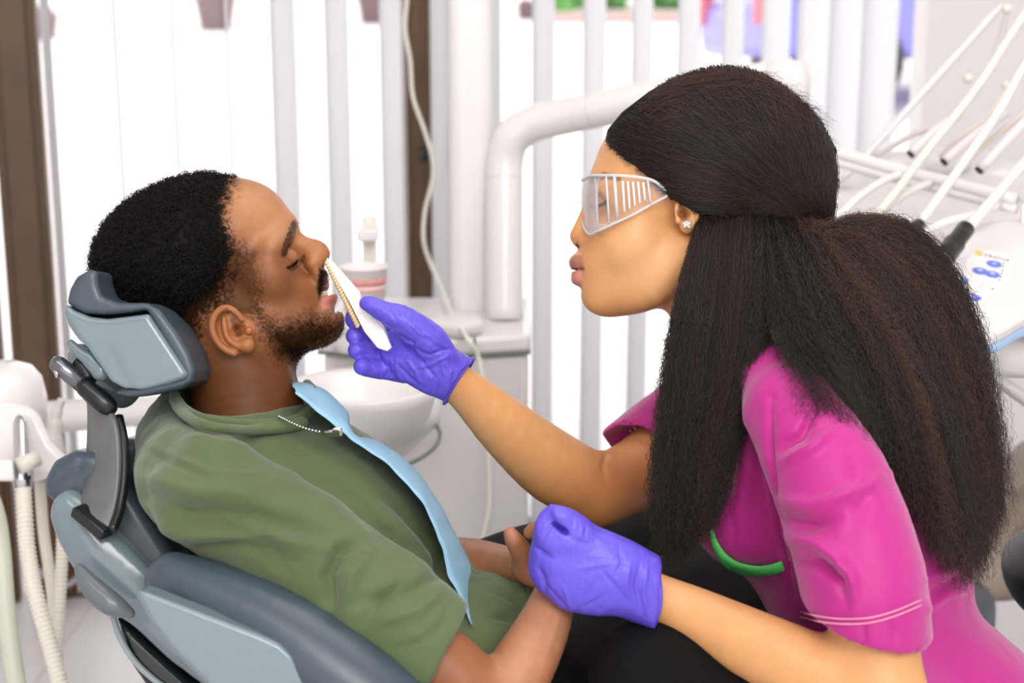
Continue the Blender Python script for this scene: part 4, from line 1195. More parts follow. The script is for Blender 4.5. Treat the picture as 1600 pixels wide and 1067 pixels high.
lump = _Lumpy(); lump.lo, lump.hi = cap.lo, cap.hi
lump.ops = [(lambda P: cap.val(P) + cap_lump(P), 0, 'u')]
cap.reach = .05
CV, CQ = lump.mesh(.0018)
link('hair', quad_mesh('hair', CV, CQ), HAIRM, man)
rng = np.random.default_rng(11)
def coils(name, V, N, count, length, coil, rad, m, parent, turns=2.2, seg=12, lean=None, edge=None):
    k = rng.choice(len(V), count)
    p, n = V[k], N[k]
    if lean is not None:
        n = n + np.array(lean)[None]; n /= np.linalg.norm(n, axis=1, keepdims=True)
    n = n + rng.normal(0, .35, n.shape); n /= np.linalg.norm(n, axis=1, keepdims=True)
    u = np.cross(n, rng.normal(size=n.shape)); u /= np.linalg.norm(u, axis=1, keepdims=True); v = np.cross(n, u)
    ts = np.linspace(0, 1, seg)
    ph = rng.uniform(0, 6.28, count); L = length * rng.uniform(.5, 1.2, count); R = coil * rng.uniform(.6, 1.3, count)
    A = ph[:, None] + ts[None] * turns * 6.28
    P = p[:, None] + n[:, None] * (L[:, None] * ts[None])[..., None] + u[:, None] * (R[:, None] * np.cos(A) * np.minimum(1, ts * 4))[..., None] + v[:, None] * (R[:, None] * np.sin(A) * np.minimum(1, ts * 4))[..., None]
    return strands(name, P, np.linspace(1, .55, seg) * rad, m, parent)
CN = vnormals(CV, CQ)
vis = (CN * CV).sum(1) < 0.2 * np.linalg.norm(CV, axis=1)
coils('hair_curls', CV[vis], CN[vis], 9000, .0085, .0019, .00034, HAIRM, man)
# faded sides, beard, moustache, brows: short single hairs on the skin
HN = vnormals(HV, HQ); HX = px_of(HV)[:, :2]; hdz = (px_of(HV)[:, 2] - dm) * F / dm
nz = fbm(HV * 300, 3)
def region(poly, soft, lim=0): return (-inside(HX, poly) + nz * soft + rng.uniform(-soft, soft, len(HX))) > lim
fade = region([(352, 330), (362, 372), (384, 400), (384, 440), (360, 476), (322, 500), (312, 560), (250, 640), (180, 600), (200, 480)], 16)
beard = region([(398, 490), (412, 506), (438, 516), (462, 510), (486, 500), (503, 494), (514, 492), (522, 500), (530, 492), (545, 500), (545, 522), (500, 552), (468, 572), (430, 556), (406, 520)], 9)
mous = region([(499, 420), (508, 423), (511, 436), (507, 446), (502, 458), (499, 462), (497, 450)], 2)
brow = (poly_dist(HX, [(443, 396), (448, 380), (455, 364), (458, 351)])[0] < 6) & (np.abs(hdz) > 8)
coils('side_hair', HV[fade], HN[fade], 2200, .0040, .0009, .00010, BEARDM, man, 1.2, 7)
coils('beard', HV[beard], HN[beard], 1900, .0026, .0007, .00010, BEARDM, man, 1.0, 6, lean=(.5, -.3, 0))
coils('moustache', HV[mous], HN[mous], 500, .004, .0004, .00014, HAIRM, man, .6, 6, lean=(.3, -.8, 0))
coils('eyebrows', HV[brow], HN[brow], 220, .0040, .0003, .00010, HAIRM, man, .5, 6, lean=(-.2, 1.2, 0))
lash = []
for sg in (-1, 1):
    for x, y in np.array([(450 + 24 * t, 419 - 21 * t ** 1.2) for t in np.linspace(0, 1, 26)]):
        dd = dm + sg * (38 - 0) * dm / F
        k = np.argmin(((HX - (x, y)) ** 2).sum(1) + 1e3 * ((hdz * sg) < 10)); p = HV[k]
        e = p + np.array([.0035, -.0026, sg * -.002]) ; e2 = p + np.array([.0065, -.0028, sg * -.003])
        lash.append([p, e, e2])
strands('eyelashes', np.array(lash), np.array([.00022, .00016, .00006]), HAIRM, man)

# ---- t-shirt
SHIRT = mat('olive_cotton', srgb(87, 103, 69), 0.85, spec=0.2, noise=(9, .14), bump=[('noise', 900, .25, .0005, (1, 1, 1)), ('noise', 60, .12, .003, (1, .5, 1))], sheen=.25)
s = Sculpt()
s.ell(500, 792, 1.50, 232, 118, 232, rot=38, k=1)
s.ell(672, 948, 1.50, 180, 88, 190, rot=43, k=60)
s.ell(560, 770, 1.50, 120, 66, 170, rot=42, k=60)                  # chest
s.chain([(296, 748, 1.36, 84), (300, 706, 1.50, 84), (330, 690, 1.64, 80)], k=60)   # shoulder yoke
s.chain([(330, 770, 1.31, 92), (520, 890, 1.285, 92), (640, 985, 1.275, 90), (700, 1030, 1.27, 82)], k=46, kin=30)
s.chain([(420, 720, 1.72, 80), (560, 800, 1.74, 84), (660, 880, 1.72, 70)], k=50)
s.chain([(345, 672, 1.5, 100), (385, 690, 1.5, 104)], k=46)
s.ell(800, 930, 1.53, 90, 66, 120, rot=40, k=30)                    # bunched hem on the lap
s.half_space(697, 1005, 1.27, (.80, -.48, -.05), k=6)               # trims everything past the cuff plane ...
SV0 = s
s2_ = Sculpt()
s2_.ell(672, 948, 1.50, 180, 88, 190, rot=43, k=1)
s2_.ell(786, 948, 1.50, 74, 70, 135, rot=50, k=30)
s2_.ell(742, 1010, 1.45, 60, 90, 120, rot=40, k=30)
full = Sculpt()
full.lo = np.minimum(s.lo, s2_.lo); full.hi = np.maximum(s.hi, s2_.hi)
full.ops = [(lambda P: SV0.val(P), 0, 'u'), (lambda P: s2_.val(P), .018, 'u')]
SV0.reach = s2_.reach = .07
# openings: neck and cuff
full.chain([(352, 540, dm, 86), (380, 620, dm, 94), (386, 652, dm, 94)], k=4, mode='s')
full.ell(380, 604, 1.455, 106, 47, 120, rot=-6, k=5, mode='s')
full.chain([(700, 1040, 1.27, 70), (775, 1112, 1.27, 62)], k=3, mode='s')
TV, TQ = full.mesh(.0032)
TV = relax(TV, TQ, 2)
TV = folds(TV, TQ, [(p_, a_ * (1.0 if abs(a_) < 3 else 2.2), w_ * .8) for p_, a_, w_ in [
    ([(410, 668), (470, 700), (540, 742), (620, 800)], -2.6, 4),          # raglan seam
    ([(408, 664), (468, 696), (538, 738)], 1.6, 5), ([(230, 800), (330, 815), (430, 850)], -6, 10), ([(215, 700), (260, 715), (330, 745)], -5, 10), ([(300, 850), (380, 850), (470, 880)], -5, 10), ([(480, 720), (560, 780), (620, 860)], -3.5, 16), ([(640, 900), (600, 930), (570, 975)], -5, 10),
    ([(262, 626), (290, 660), (340, 684), (390, 686), (440, 676)], -2.4, 3),             # collar rib seam
    ([(200, 770), (290, 800), (400, 802), (500, 830)], -9, 16), ([(205, 740), (300, 765), (400, 770)], 6, 16),
    ([(212, 820), (300, 835), (420, 838), (520, 860)], 7, 14),
    ([(520, 960), (512, 900), (530, 860), (570, 845)], -12, 12), ([(545, 950), (548, 900), (575, 868)], 7, 14),
    ([(240, 690), (330, 720), (430, 725)], -4, 14), ([(250, 660), (330, 690), (420, 700)], 3, 12),
    ([(560, 940), (620, 930), (680, 900), (700, 860)], -7, 14), ([(590, 970), (650, 955), (700, 915)], 6, 12),
    ([(580, 790), (640, 850), (680, 910)], 5, 18), ([(610, 780), (665, 840), (696, 890)], -5, 12),
    ([(613, 1016), (660, 1000), (690, 970), (708, 932)], -3.5, 4),           # cuff stitch
    ([(450, 900), (420, 860), (410, 820)], -4, 14), ([(470, 760), (520, 800), (560, 860)], 3, 22),
    ([(760, 920), (790, 930), (815, 945)], -5, 7), ([(765, 960), (790, 965), (810, 975)], -5, 8), ([(800, 900), (815, 925), (822, 955)], 4, 7)]])
TN = vnormals(TV, TQ)
TV = TV + TN * (.0038 * fbm(TV * np.array([13, 34, 13]), 4) + .0012 * fbm(TV * 60, 3))[:, None]
link('t_shirt', quad_mesh('t_shirt', TV, TQ), SHIRT, man)
# collar rib
XS = px_of(TV)[(vnormals(TV, TQ) * TV).sum(1) < 0]
def shirt_d(x, y, r=9):
    m = ((XS[:, 0] - x) ** 2 + (XS[:, 1] - y) ** 2) < r * r
    return XS[m, 2].min() if m.any() else dm
col = Sculpt()
for dy, r_ in ((5, 8), (14, 8.5)):
    line = smooth_path([(x, y + dy, 0) for x, y in [(272, 610), (284, 630), (310, 646), (345, 655), (385, 658), (425, 656), (456, 652), (480, 644)]], 4)[:, :2]
    dd = np.array([shirt_d(x, y + 6) for x, y in line]); dd = np.convolve(np.pad(dd, 3, 'edge'), np.ones(7) / 7, 'valid')
    col.chain([(x, y, d + .0025, r_) for (x, y), d in zip(line[::3], dd[::3])], k=6)
col.chain([(478, 646, shirt_d(470, 655) + .004, 9), (492, 632, 1.44, 9), (490, 612, 1.47, 8), (480, 600, 1.52, 8)], k=6)
sculpt_obj('collar', col, .0018, SHIRT, man)
# black trousers
TRO = mat('black_trousers', srgb(9, 9, 10), .8, spec=.15, noise=(12, .3), bump=[('noise', 500, .2, .0006, (1, 1, 1))])
tr_ = Sculpt()
tr_.chain([(850, 1095, 1.47, 95), (1010, 970, 1.72, 82), (1180, 900, 2.0, 62), (1225, 1010, 2.03, 46), (1250, 1120, 2.05, 34)], k=20)
tr_.chain([(760, 950, 1.72, 105), (868, 897, 1.86, 86), (1060, 855, 2.15, 66), (1120, 960, 2.2, 48), (1150, 1080, 2.22, 36)], k=40)
tr_.ell(790, 1090, 1.55, 110, 110, 160, k=60)
sculpt_obj('trousers', tr_, .004, TRO, man)
for x, y, d in ((1252, 1125, 2.05), (1152, 1085, 2.22)):
    sh_ = Sculpt(); sh_.chain([(x, y + 10, d, 28), (x + 60, y - 20, d, 22)], k=2); sculpt_obj('shoe', sh_, .005, mat('dark_shoe', srgb(40, 38, 38), .5), man)

# ================================================================ paper bib with its ball chain (rests on the patient)
bib = thing('dental_bib', W(620, 760, 1.5), 'pale blue paper bib clipped along the chest of the reclining man', 'bib')
near = [(462, 614), (500, 646), (532, 672), (560, 692), (603, 722), (638, 758), (664, 792), (684, 835), (695, 868), (702, 900), (720, 935), (738, 976)]
edge_ = [(457, 597), (500, 605), (541, 643), (552, 674), (604, 697), (643, 728), (686, 785), (716, 845), (744, 900), (748, 940), (749, 980)]
N_ = smooth_path([(x, y, 0) for x, y in near], 8); E_ = smooth_path([(x, y, 0) for x, y in edge_], 8)
tn = np.linspace(0, 1, 90); N_ = np.stack([np.interp(tn, np.linspace(0, 1, len(N_)), N_[:, i]) for i in range(3)], 1); E_ = np.stack([np.interp(tn, np.linspace(0, 1, len(E_)), E_[:, i]) for i in range(3)], 1)
G = []
for i in range(len(N_)):
    t = i / (len(N_) - 1)
    wob = 2.0 * math.sin(i * .63) * math.sin(i * .23)
    row = []
    for j, u in enumerate(np.linspace(0, 1, 12)):
        fold = 1.6 * math.sin(u * 13 + .5 * math.sin(i * .17)) * (1 - u * .3) * (1.8 if i < 30 else 1)
        x = N_[i][0] + (E_[i][0] - N_[i][0]) * math.sin(min(1, u * 1.5) * math.pi / 2) + wob * .4 + fold * .5
        y = N_[i][1] + (E_[i][1] - N_[i][1]) * math.sin(min(1, u * 1.5) * math.pi / 2) - wob * .3 - fold * .5
        row.append(W(x, y, 1.385 + .05 * math.sin(min(1, t * 1.4) * 1.5) * 0 + .17 * u))
    G.append(row)
BIBM = mat('bib_paper', srgb(150, 196, 222), .8, noise=(40, .08), bump=[('wave', 340, .25, .0008, (1, 1, 1))])
bm = bmesh.new(); add_grid(bm, G); o = bm_obj('paper_sheet', bm, BIBM, bib, smooth=True); sd = o.modifiers.new('t', 'SOLIDIFY'); sd.thickness = .0008
CH = smooth_path([W(436, 651, 1.40), W(450, 658, 1.388), W(470, 667, 1.378), W(490, 673, 1.372), W(512, 677, 1.368)], 30)
L = np.concatenate([[0], np.cumsum(np.linalg.norm(np.diff(CH, axis=0), axis=1))])
me = None
for s_ in np.arange(0, L[-1] * .88, .0037):
    p = [np.interp(s_, L, CH[:, i]) for i in range(3)]
    if me is None:
        bm = bmesh.new(); bmesh.ops.create_uvsphere(bm, u_segments=10, v_segments=7, radius=.0016, matrix=Matrix.Translation(p)); o = bm_obj('bead', bm, CHROME, bib, smooth=True); me = o
    else:
        c_ = me.copy(); COL.objects.link(c_); c_.parent = bib; c_.location = Vector(p) - bib.location - Vector((0, 0, .0016))
bm = bmesh.new(); a, c = W(507, 677, 1.366), W(534, 677, 1.362); Rm = (c - a).to_track_quat('X', 'Z').to_matrix(); add_box(bm, a.lerp(c, .5), ((c - a).length, .006, .0055), Rm); add_box(bm, a.lerp(c, .75) + Vector((0, 0, .003)), ((c - a).length * .5, .0075, .004), Rm); bm_obj('clip', bm, CHROME, bib, bevel=.001)
# ================================================================ the dentist
woman = thing('person', (W(1380, 1100, 1.45).x, W(1380, 1100, 1.45).y, 0.0), 'woman in a magenta scrub top, clear goggles and violet gloves leaning over the man', 'person')
SKIN_W = mat('skin_golden', srgb(206, 142, 84), 0.42, spec=0.4, sss=0.12, attr='tint', noise=(50, .06), bump=[('noise', 800, .08, .0004, (1, 1, 1))])
dw = 1.50
h = Sculpt()
h.ell(1066, 265, dw, 135, 108, 102, k=1)
h.ell(990, 330, dw, 62, 100, 88, rot=0, k=30)
h.ell(994, 392, dw, 74, 80, 68, rot=0, k=40)
h.sym('ball', dw, 985, 380, 44, 42, k=40)
h.sym('chain', dw, [(1078, 392, 74, 24), (1020, 450, 50, 28), (955, 460, 14, 24)], k=40)
h.ball(935, 461, dw, 25, k=22)
h.ell(985, 456, dw, 50, 22, 42, rot=-4, k=30)
h.ell(942, 408, dw, 38, 44, 46, k=30)
h.ell(945, 300, dw, 22, 34, 62, k=26)
# nose
h.chain([(926, 312, dw, 10), (914, 342, dw, 11), (907, 366, dw, 15)], k=12)
h.prism([(950, 285), (925, 290), (921, 316), (912, 350), (900, 360), (893, 371), (897, 381), (905, 385), (914, 386), (935, 390)], dw, 8, 6, k=9)
h.sym('ball', dw, 914, 375, 15, 12, k=6)
h.sym('ball', dw, 905, 385, 7, 4.5, k=4, mode='s')
# eyes
h.sym('ell', dw, 936, 320, 38, 14, 16, 20, k=16, mode='s')
h.sym('ball', dw, 944, 320, 34, 17, k=5)
# lips
h.ell(903, 410, dw, 14, 14, 25, rot=35, k=9)
h.ell(906, 435, dw, 14, 14, 23, rot=-20, k=9)
h.ell(902.5, 422, dw, 9, 12, 22, k=5)
h.ell(896, 422.5, dw, 16, 1.5, 24, rot=-8, k=3, mode='s')
h.ell(900, 453, dw, 7, 5, 18, rot=20, k=8, mode='s')
# neck
h.chain([(1082, 400, dw, 64), (1112, 490, dw, 62), (1140, 560, dw, 66), (1170, 640, dw, 90)], k=30, kin=30)
for sg in (-1, 1):
    ear(h, dw, sg, 97,
        [(1058, 340, 4, 3), (1057, 326, 6, 4), (1062, 314, 7, 4.5), (1074, 309, 8, 5), (1087, 315, 9, 5), (1093, 330, 8, 5), (1088, 345, 6, 5), (1079, 354, 4, 6)],
        [(1068, 322, 4, 3), (1079, 326, 5, 4), (1081, 340, 4, 4)],
        (1068, 334, 7, 10, 90), (1073, 355, 10), (1060, 345, 5), (1074, 334, 27, 18, 80))
HV, HQ = h.mesh(.00125); HV = relax(HV, HQ, 2)
HV, HQ, _ = keep_faces(HV, HQ, px_of(HV)[:, 1] < 640)
def woman_tint(V):
    X = px_of(V); P = X[:, :2]; dz = (X[:, 2] - dw) * F / dw
    c = np.tile(np.array(srgb(214, 156, 102)[:3]), (len(V), 1))
    c = tint_mix(c, srgb(232, 176, 124), sstep(80, 10, poly_dist(P, [(980, 400), (1030, 420)])[0]) * .5)  # cheek lightened for the light it catches
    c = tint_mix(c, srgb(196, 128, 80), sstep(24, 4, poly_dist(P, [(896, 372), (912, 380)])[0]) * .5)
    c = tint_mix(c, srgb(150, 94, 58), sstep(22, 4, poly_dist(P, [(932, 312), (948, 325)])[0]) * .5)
    up = -inside(P, [(908, 399), (897, 399), (884, 407), (884, 420), (896, 424), (912, 420), (910, 408)])
    c = tint_mix(c, srgb(150, 92, 84), sstep(-3, 3, up) * .85)
    lo = -inside(P, [(912, 420), (896, 423), (886, 432), (888, 446), (900, 452), (910, 444), (914, 430)])
    c = tint_mix(c, srgb(188, 122, 108), sstep(-3, 3, lo) * .85)
    c = tint_mix(c, srgb(90, 40, 38), sstep(3.5, 1, poly_dist(P, [(892, 421), (911, 420)])[0]) * .8)
    ld, _ = poly_dist(P, [(921, 323), (932, 323), (943, 319), (949, 314)])
    c = tint_mix(c, srgb(20, 14, 12), sstep(4.5, 1.5, ld) * .95 * (np.abs(dz) > 14))
    bd, _ = poly_dist(P, [(926, 282), (944, 274), (966, 278)])
    c = tint_mix(c, srgb(40, 26, 18), sstep(7, 3, bd) * .75 * (np.abs(dz) > 8))
    hl = -inside(P, [(940, 150), (952, 216), (962, 238), (1000, 274), (1045, 306), (1098, 336), (1110, 370), (1105, 430), (1300, 420), (1300, 100)])
    c = tint_mix(c, srgb(26, 18, 14), sstep(-10, 10, hl + fbm(V * 420, 3) * 8) * .85 * ((np.abs(dz) < 92) | (P[:, 1] < 306) | (P[:, 0] > 1102)))
    c = tint_mix(c, srgb(60, 26, 16), sstep(4, 2, poly_dist(P, [(902, 384), (908, 385)])[0]) * .8 * (np.abs(dz) < 14))
    c = tint_mix(c, srgb(90, 50, 30), sstep(9, 3, poly_dist(P, [(1066, 322), (1069, 340)])[0]) * .6 * (np.abs(dz) > 84))
    return c * (1 + .05 * fbm(V * 60)[:, None])
b = Sculpt()
# near (left) arm
b.chain([(1255, 640, 1.32, 58), (1340, 860, 1.25, 66), (1368, 1000, 1.234, 66), (1380, 1086, 1.226, 62)], k=10, kin=30)
b.chain([(1386, 1088, 1.222, 58), (1300, 1062, 1.24, 62), (1200, 1018, 1.265, 56), (1090, 964, 1.30, 45), (1020, 932, 1.312, 38), (960, 905, 1.31, 36)], k=26, kin=30)
# far (right) arm
b.chain([(1100, 650, 1.68, 62), (1010, 732, 1.635, 58), (932, 768, 1.59, 52)], k=10, kin=26)
b.chain([(936, 764, 1.59, 52), (870, 733, 1.56, 57), (795, 672, 1.52, 47), (728, 610, 1.485, 33), (690, 580, 1.465, 31)], k=22, kin=26)
# trunk under the clothes
b.ell(1240, 770, 1.48, 205, 108, 185, rot=66, k=40)
b.ell(1420, 1070, 1.48, 150, 90, 140, rot=60, k=70)
BV, BQ = b.mesh(.0028); BV = relax(BV, BQ, 2)
BV = folds(BV, BQ, [([(950, 700), (942, 728), (946, 752)], -2.2, 4)])
def warm_tint(V):
    X = px_of(V); P = X[:, :2]
    c = np.tile(np.array(srgb(214, 156, 102)[:3]), (len(V), 1))
    c = tint_mix(c, srgb(190, 120, 66), sstep(110, 10, poly_dist(P, [(900, 790), (1000, 780)])[0]) * .5)
    return c * (1 + .05 * fbm(V * 120)[:, None])
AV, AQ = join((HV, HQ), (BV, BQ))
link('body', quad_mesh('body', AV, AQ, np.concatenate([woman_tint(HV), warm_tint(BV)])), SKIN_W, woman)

# ---- scrub top
SCRUB = mat('magenta_cloth', srgb(178, 30, 128), .5, spec=.35, noise=(8, .08), bump=[('noise', 1100, .2, .0004, (1, 1, 1)), ('noise', 40, .10, .003, (1, 1, .6))], sheen=.3)
s = Sculpt()
s.ell(1225, 745, 1.48, 205, 120, 200, rot=68, k=1)
s.sym('ball', 1.48, 1150, 815, 70, 66, k=50)
s.ell(1330, 930, 1.48, 170, 128, 180, rot=62, k=60)
s.ell(1430, 1090, 1.48, 190, 160, 215, rot=58, k=60)
s.ell(1510, 1150, 1.46, 120, 150, 200, rot=30, k=50)
s.chain([(1210, 600, 1.36, 66), (1165, 590, 1.5, 74), (1110, 640, 1.64, 68)], k=50)
s.ell(1290, 690, 1.48, 120, 130, 180, k=60)
s.ell(1395, 830, 1.50, 96, 150, 165, rot=-30, k=50)
near = Sculpt()
near.chain([(1235, 640, 1.32, 74), (1300, 760, 1.275, 92), (1345, 900, 1.245, 98), (1358, 1010, 1.238, 97), (1368, 1120, 1.235, 96)], k=1, kin=40)
near.half_space(1340, 1026, 1.17, (-.18, -.92, -.30), k=4)
far = Sculpt()
far.chain([(1110, 640, 1.66, 76), (1035, 690, 1.65, 72), (960, 745, 1.62, 66)], k=1, kin=30)
far.half_space(985, 722, 1.62, (-.74, -.66, .1), k=4)
top = Sculpt(); top.lo = np.minimum(np.minimum(s.lo, near.lo), far.lo); top.hi = np.maximum(np.maximum(s.hi, near.hi), far.hi)
top.ops = [(lambda P: s.val(P), 0, 'u'), (lambda P: near.val(P), .013, 'u'), (lambda P: far.val(P), .012, 'u')]
for q_ in (s, near, far): q_.reach = .07
top.chain([(1361, 990, 1.237, 80), (1371, 1130, 1.234, 80)], k=3, mode='s')
top.chain([(990, 725, 1.622, 64), (930, 770, 1.59, 62)], k=3, mode='s')
top.chain([(1112, 490, dw, 66), (1140, 575, dw, 70)], k=6, mode='s')
TV, TQ = top.mesh(.0034); TV = relax(TV, TQ, 2)
TV, TQ, _ = keep_faces(TV, TQ, px_of(TV)[:, 1] < 1290)
TV = folds(TV, TQ, [(p_, a_ * (1.0 if abs(a_) < 3 else 2.1), w_ * .78) for p_, a_, w_ in [
    ([(1206, 620), (1200, 700), (1208, 770), (1220, 850), (1240, 930)], -7, 7),          # armhole seam
    ([(1215, 700), (1250, 680), (1275, 640)], -8, 9), ([(1222, 720), (1270, 700), (1300, 670)], 7, 10),
    ([(1215, 780), (1270, 790), (1330, 770), (1390, 740)], 8, 14), ([(1218, 812), (1270, 822), (1310, 808)], -9, 12),
    ([(1225, 840), (1270, 845), (1310, 870), (1325, 910)], 8, 12), ([(1235, 880), (1280, 880), (1315, 905), (1325, 940)], -9, 11),
    ([(1290, 860), (1330, 900), (1335, 950)], 6, 12), ([(1330, 700), (1350, 780), (1330, 830)], -4, 18),
    ([(1250, 958), (1300, 966), (1370, 962), (1441, 938)], -2.2, 2.4), ([(1251, 968), (1300, 976), (1370, 972), (1442, 948)], -2.2, 2.4),
    ([(1290, 975), (1300, 1000), (1310, 1015)], -3, 5), ([(1350, 975), (1352, 1010)], -3, 5), ([(1395, 968), (1400, 1005)], -3, 5),
    ([(1450, 905), (1500, 880), (1540, 850)], 5, 8), ([(1445, 930), (1490, 910), (1525, 890)], -5, 8), ([(1440, 960), (1480, 930), (1520, 915)], 4, 8),
    ([(1115, 690), (1120, 760), (1105, 820)], -4, 7), ([(1160, 640), (1165, 720), (1150, 800)], 4, 12),
    ([(1140, 780), (1148, 850), (1160, 885)], -2.5, 3), ([(1100, 900), (1130, 950), (1170, 970)], -5, 8)]])
TN = vnormals(TV, TQ)
TV = TV + TN * (.0022 * fbm(TV * np.array([22, 22, 16]), 4))[:, None]
link('scrub_top', quad_mesh('scrub_top', TV, TQ), SCRUB, woman)
def depth_map(V, Q, tol=5):
    X = px_of(V); N = vnormals(V, Q)
    f = (N * V).sum(1) < 0
    X = X[f]
    return X
def on_surface(XM, px, py, r=7, lift=.0012):
    m = ((XM[:, 0] - px) ** 2 + (XM[:, 1] - py) ** 2) < r * r
    if not m.any(): m = np.argsort((XM[:, 0] - px) ** 2 + (XM[:, 1] - py) ** 2)[:3]
    return W(px, py, XM[m, 2].min() - lift)
XT = depth_map(TV, TQ)
# green pocket trim and pale double seams, lying on the cloth
def surf_strip(name, XM, line, wpx, m, parent, th=.0012, lift=.0008, n=8, label=None):
    P = smooth_path([(x, y, 0) for x, y in line], n)[:, :2]
    G = []
    for i in range(len(P)):
        t = P[min(i + 1, len(P) - 1)] - P[max(i - 1, 0)]; t /= np.linalg.norm(t); nn = np.array([-t[1], t[0]])
        wd = wpx * min(1, .4 + i / len(P) * 1.6) if name == 'pocket_trim' else wpx
        G.append([on_surface(XM, *(P[i] + nn * wd * k), lift=lift) for k in (-.5, 0, .5)])
    G2 = [[sum((G[min(max(i + a, 0), len(G) - 1)][j] for a in (-2, -1, 0, 1, 2)), Vector()) / 5 for j in range(3)] for i in range(len(G))]
    G2[0], G2[-1] = G[0], G[-1]
    bm = bmesh.new(); add_grid(bm, G2); o = bm_obj(name, bm, m, parent, smooth=True, label=label)
    sd = o.modifiers.new('t', 'SOLIDIFY'); sd.thickness = th; sd.offset = 0
    return o
surf_strip('pocket_trim', XT, [(1111, 828), (1118, 852), (1132, 874), (1152, 887), (1180, 893), (1205, 890), (1224, 884)], 16, mat('green_trim', srgb(100, 224, 112), .5), woman, label='bright green curved pocket trim')
THREAD = mat('pale_thread', srgb(226, 150, 176), .6)
for dy in (0, 8):
    surf_strip('sleeve_seam', XT, [(1250, 956 + dy), (1285, 964 + dy), (1320, 967 + dy), (1360, 965 + dy), (1400, 954 + dy), (1440, 937 + dy)], 2.2, THREAD, woman, .0006)
for k in (0, 7):
    surf_strip('sleeve_seam', XT, [(984 + k, 672 - k * .6), (996 + k, 690 - k * .6), (1008 + k, 706 - k * .6), (1022 + k, 716 - k * .6)], 1.8, THREAD, woman, .0006)

# ---- black trousers of the dentist
tr_ = Sculpt()
tr_.chain([(1400, 1150, 1.42, 110), (1180, 1070, 1.34, 100), (1010, 1060, 1.30, 90)], k=20, kin=30)
tr_.chain([(1010, 1060, 1.30, 85), (1060, 1350, 1.28, 70), (1080, 1900, 1.26, 45)], k=20, kin=20)
tr_.chain([(1400, 1150, 1.56, 110), (1210, 1075, 1.52, 98), (1070, 1070, 1.49, 88)], k=30)
tr_.chain([(1070, 1070, 1.49, 85), (1110, 1350, 1.48, 70), (1130, 1880, 1.47, 45)], k=20)
sculpt_obj('trousers', tr_, .0045, TRO, woman)
for (x, y, d) in ((1072, 1960, 1.25), (1122, 1930, 1.46)):
    sh_ = Sculpt(); sh_.chain([(x + 20, y, d, 34), (x - 90, y + 25, d, 28)], k=2); sculpt_obj('shoe', sh_, .005, mat('shoe_white', srgb(230, 228, 226), .4), woman)

# ---- nitrile gloves
GLOVE = mat('violet_nitrile', srgb(96, 80, 204), .40, spec=.45, sss=.08, sss_rad=(.4, .3, 1), noise=(30, .08),
            bump=[('noise', 42, .55, .0035, (1, 2.6, 1)), ('noise', 120, .35, .0014, (2.2, 1, 1)), ('noise', 900, .08, .0003, (1, 1, 1))])
g = Sculpt()
g.ell(652, 562, 1.462, 66, 40, 26, rot=32, k=1)
g.chain([(690, 577, 1.467, 40), (745, 612, 1.487, 39)], k=24)
g.ell(668, 535, 1.450, 50, 30, 26, rot=40, k=14)
g.chain([(668, 532, 1.445, 28), (634, 503, 1.436, 24), (605, 489, 1.432, 18), (582, 478, 1.430, 14), (572, 474, 1.430, 11)], k=10, kin=10)
for pts in ([(652, 540, 1.478, 22), (598, 515, 1.486, 19), (566, 500, 1.478, 17), (555, 498, 1.470, 16)],
            [(648, 553, 1.478, 20), (598, 536, 1.482, 17), (566, 526, 1.472, 15), (554, 525, 1.464, 14)],
            [(640, 565, 1.476, 19), (600, 556, 1.478, 16), (570, 549, 1.468, 15), (557, 548, 1.460, 14)],
            [(630, 580, 1.470, 18), (602, 578, 1.470, 16), (576, 574, 1.462, 15), (566, 572, 1.456, 14)]):
    g.chain(pts, k=5, kin=8)
g.chain([(598, 497, 1.437, 3), (620, 516, 1.434, 4), (645, 534, 1.431, 3)], k=8, mode='s')
g.chain([(610, 545, 1.452, 8), (640, 552, 1.44, 6)], k=14, mode='s')
g.half_space(716, 595, 1.48, (.85, -.54, .05), k=2)
GV, GQ = g.mesh(.0012); GV = relax(GV, GQ, 1)
GV = folds(GV, GQ, [(p_, a_ * 1.5, w_) for p_, a_, w_ in [([(612, 560), (640, 590), (662, 606)], -2, 3), ([(630, 555), (650, 580), (655, 600)], 2, 3), ([(655, 560), (680, 590), (676, 612)], -2, 3), ([(640, 575), (668, 572), (700, 556)], 1.8, 3),
    ([(606, 566), (608, 580), (600, 594)], -2.5, 3), ([(690, 560), (704, 580), (700, 610)], 1.6, 3), ([(670, 556), (690, 548), (704, 545)], -2, 2.5), ([(600, 478), (612, 488), (618, 500)], -1.3, 2.2), ([(612, 478), (622, 488), (628, 498)], -1.3, 2.2),
    ([(640, 540), (660, 552), (676, 556)], -2.2, 3), ([(618, 560), (622, 585), (632, 600)], 2, 2.6), ([(684, 565), (690, 590), (684, 618)], -1.8, 2.6), ([(726, 556), (730, 580), (710, 612), (694, 626)], 1.6, 3), ([(660, 520), (680, 540), (700, 548)], -1.6, 2.6), ([(640, 505), (655, 520), (670, 528)], 1.2, 2.4)]])
GN = vnormals(GV, GQ); GV = GV + GN * (.0009 * fbm(GV * np.array([70, 130, 70]), 3))[:, None]
link('glove', quad_mesh('glove', GV, GQ), GLOVE, woman, label='violet glove holding the tooth shade guide')
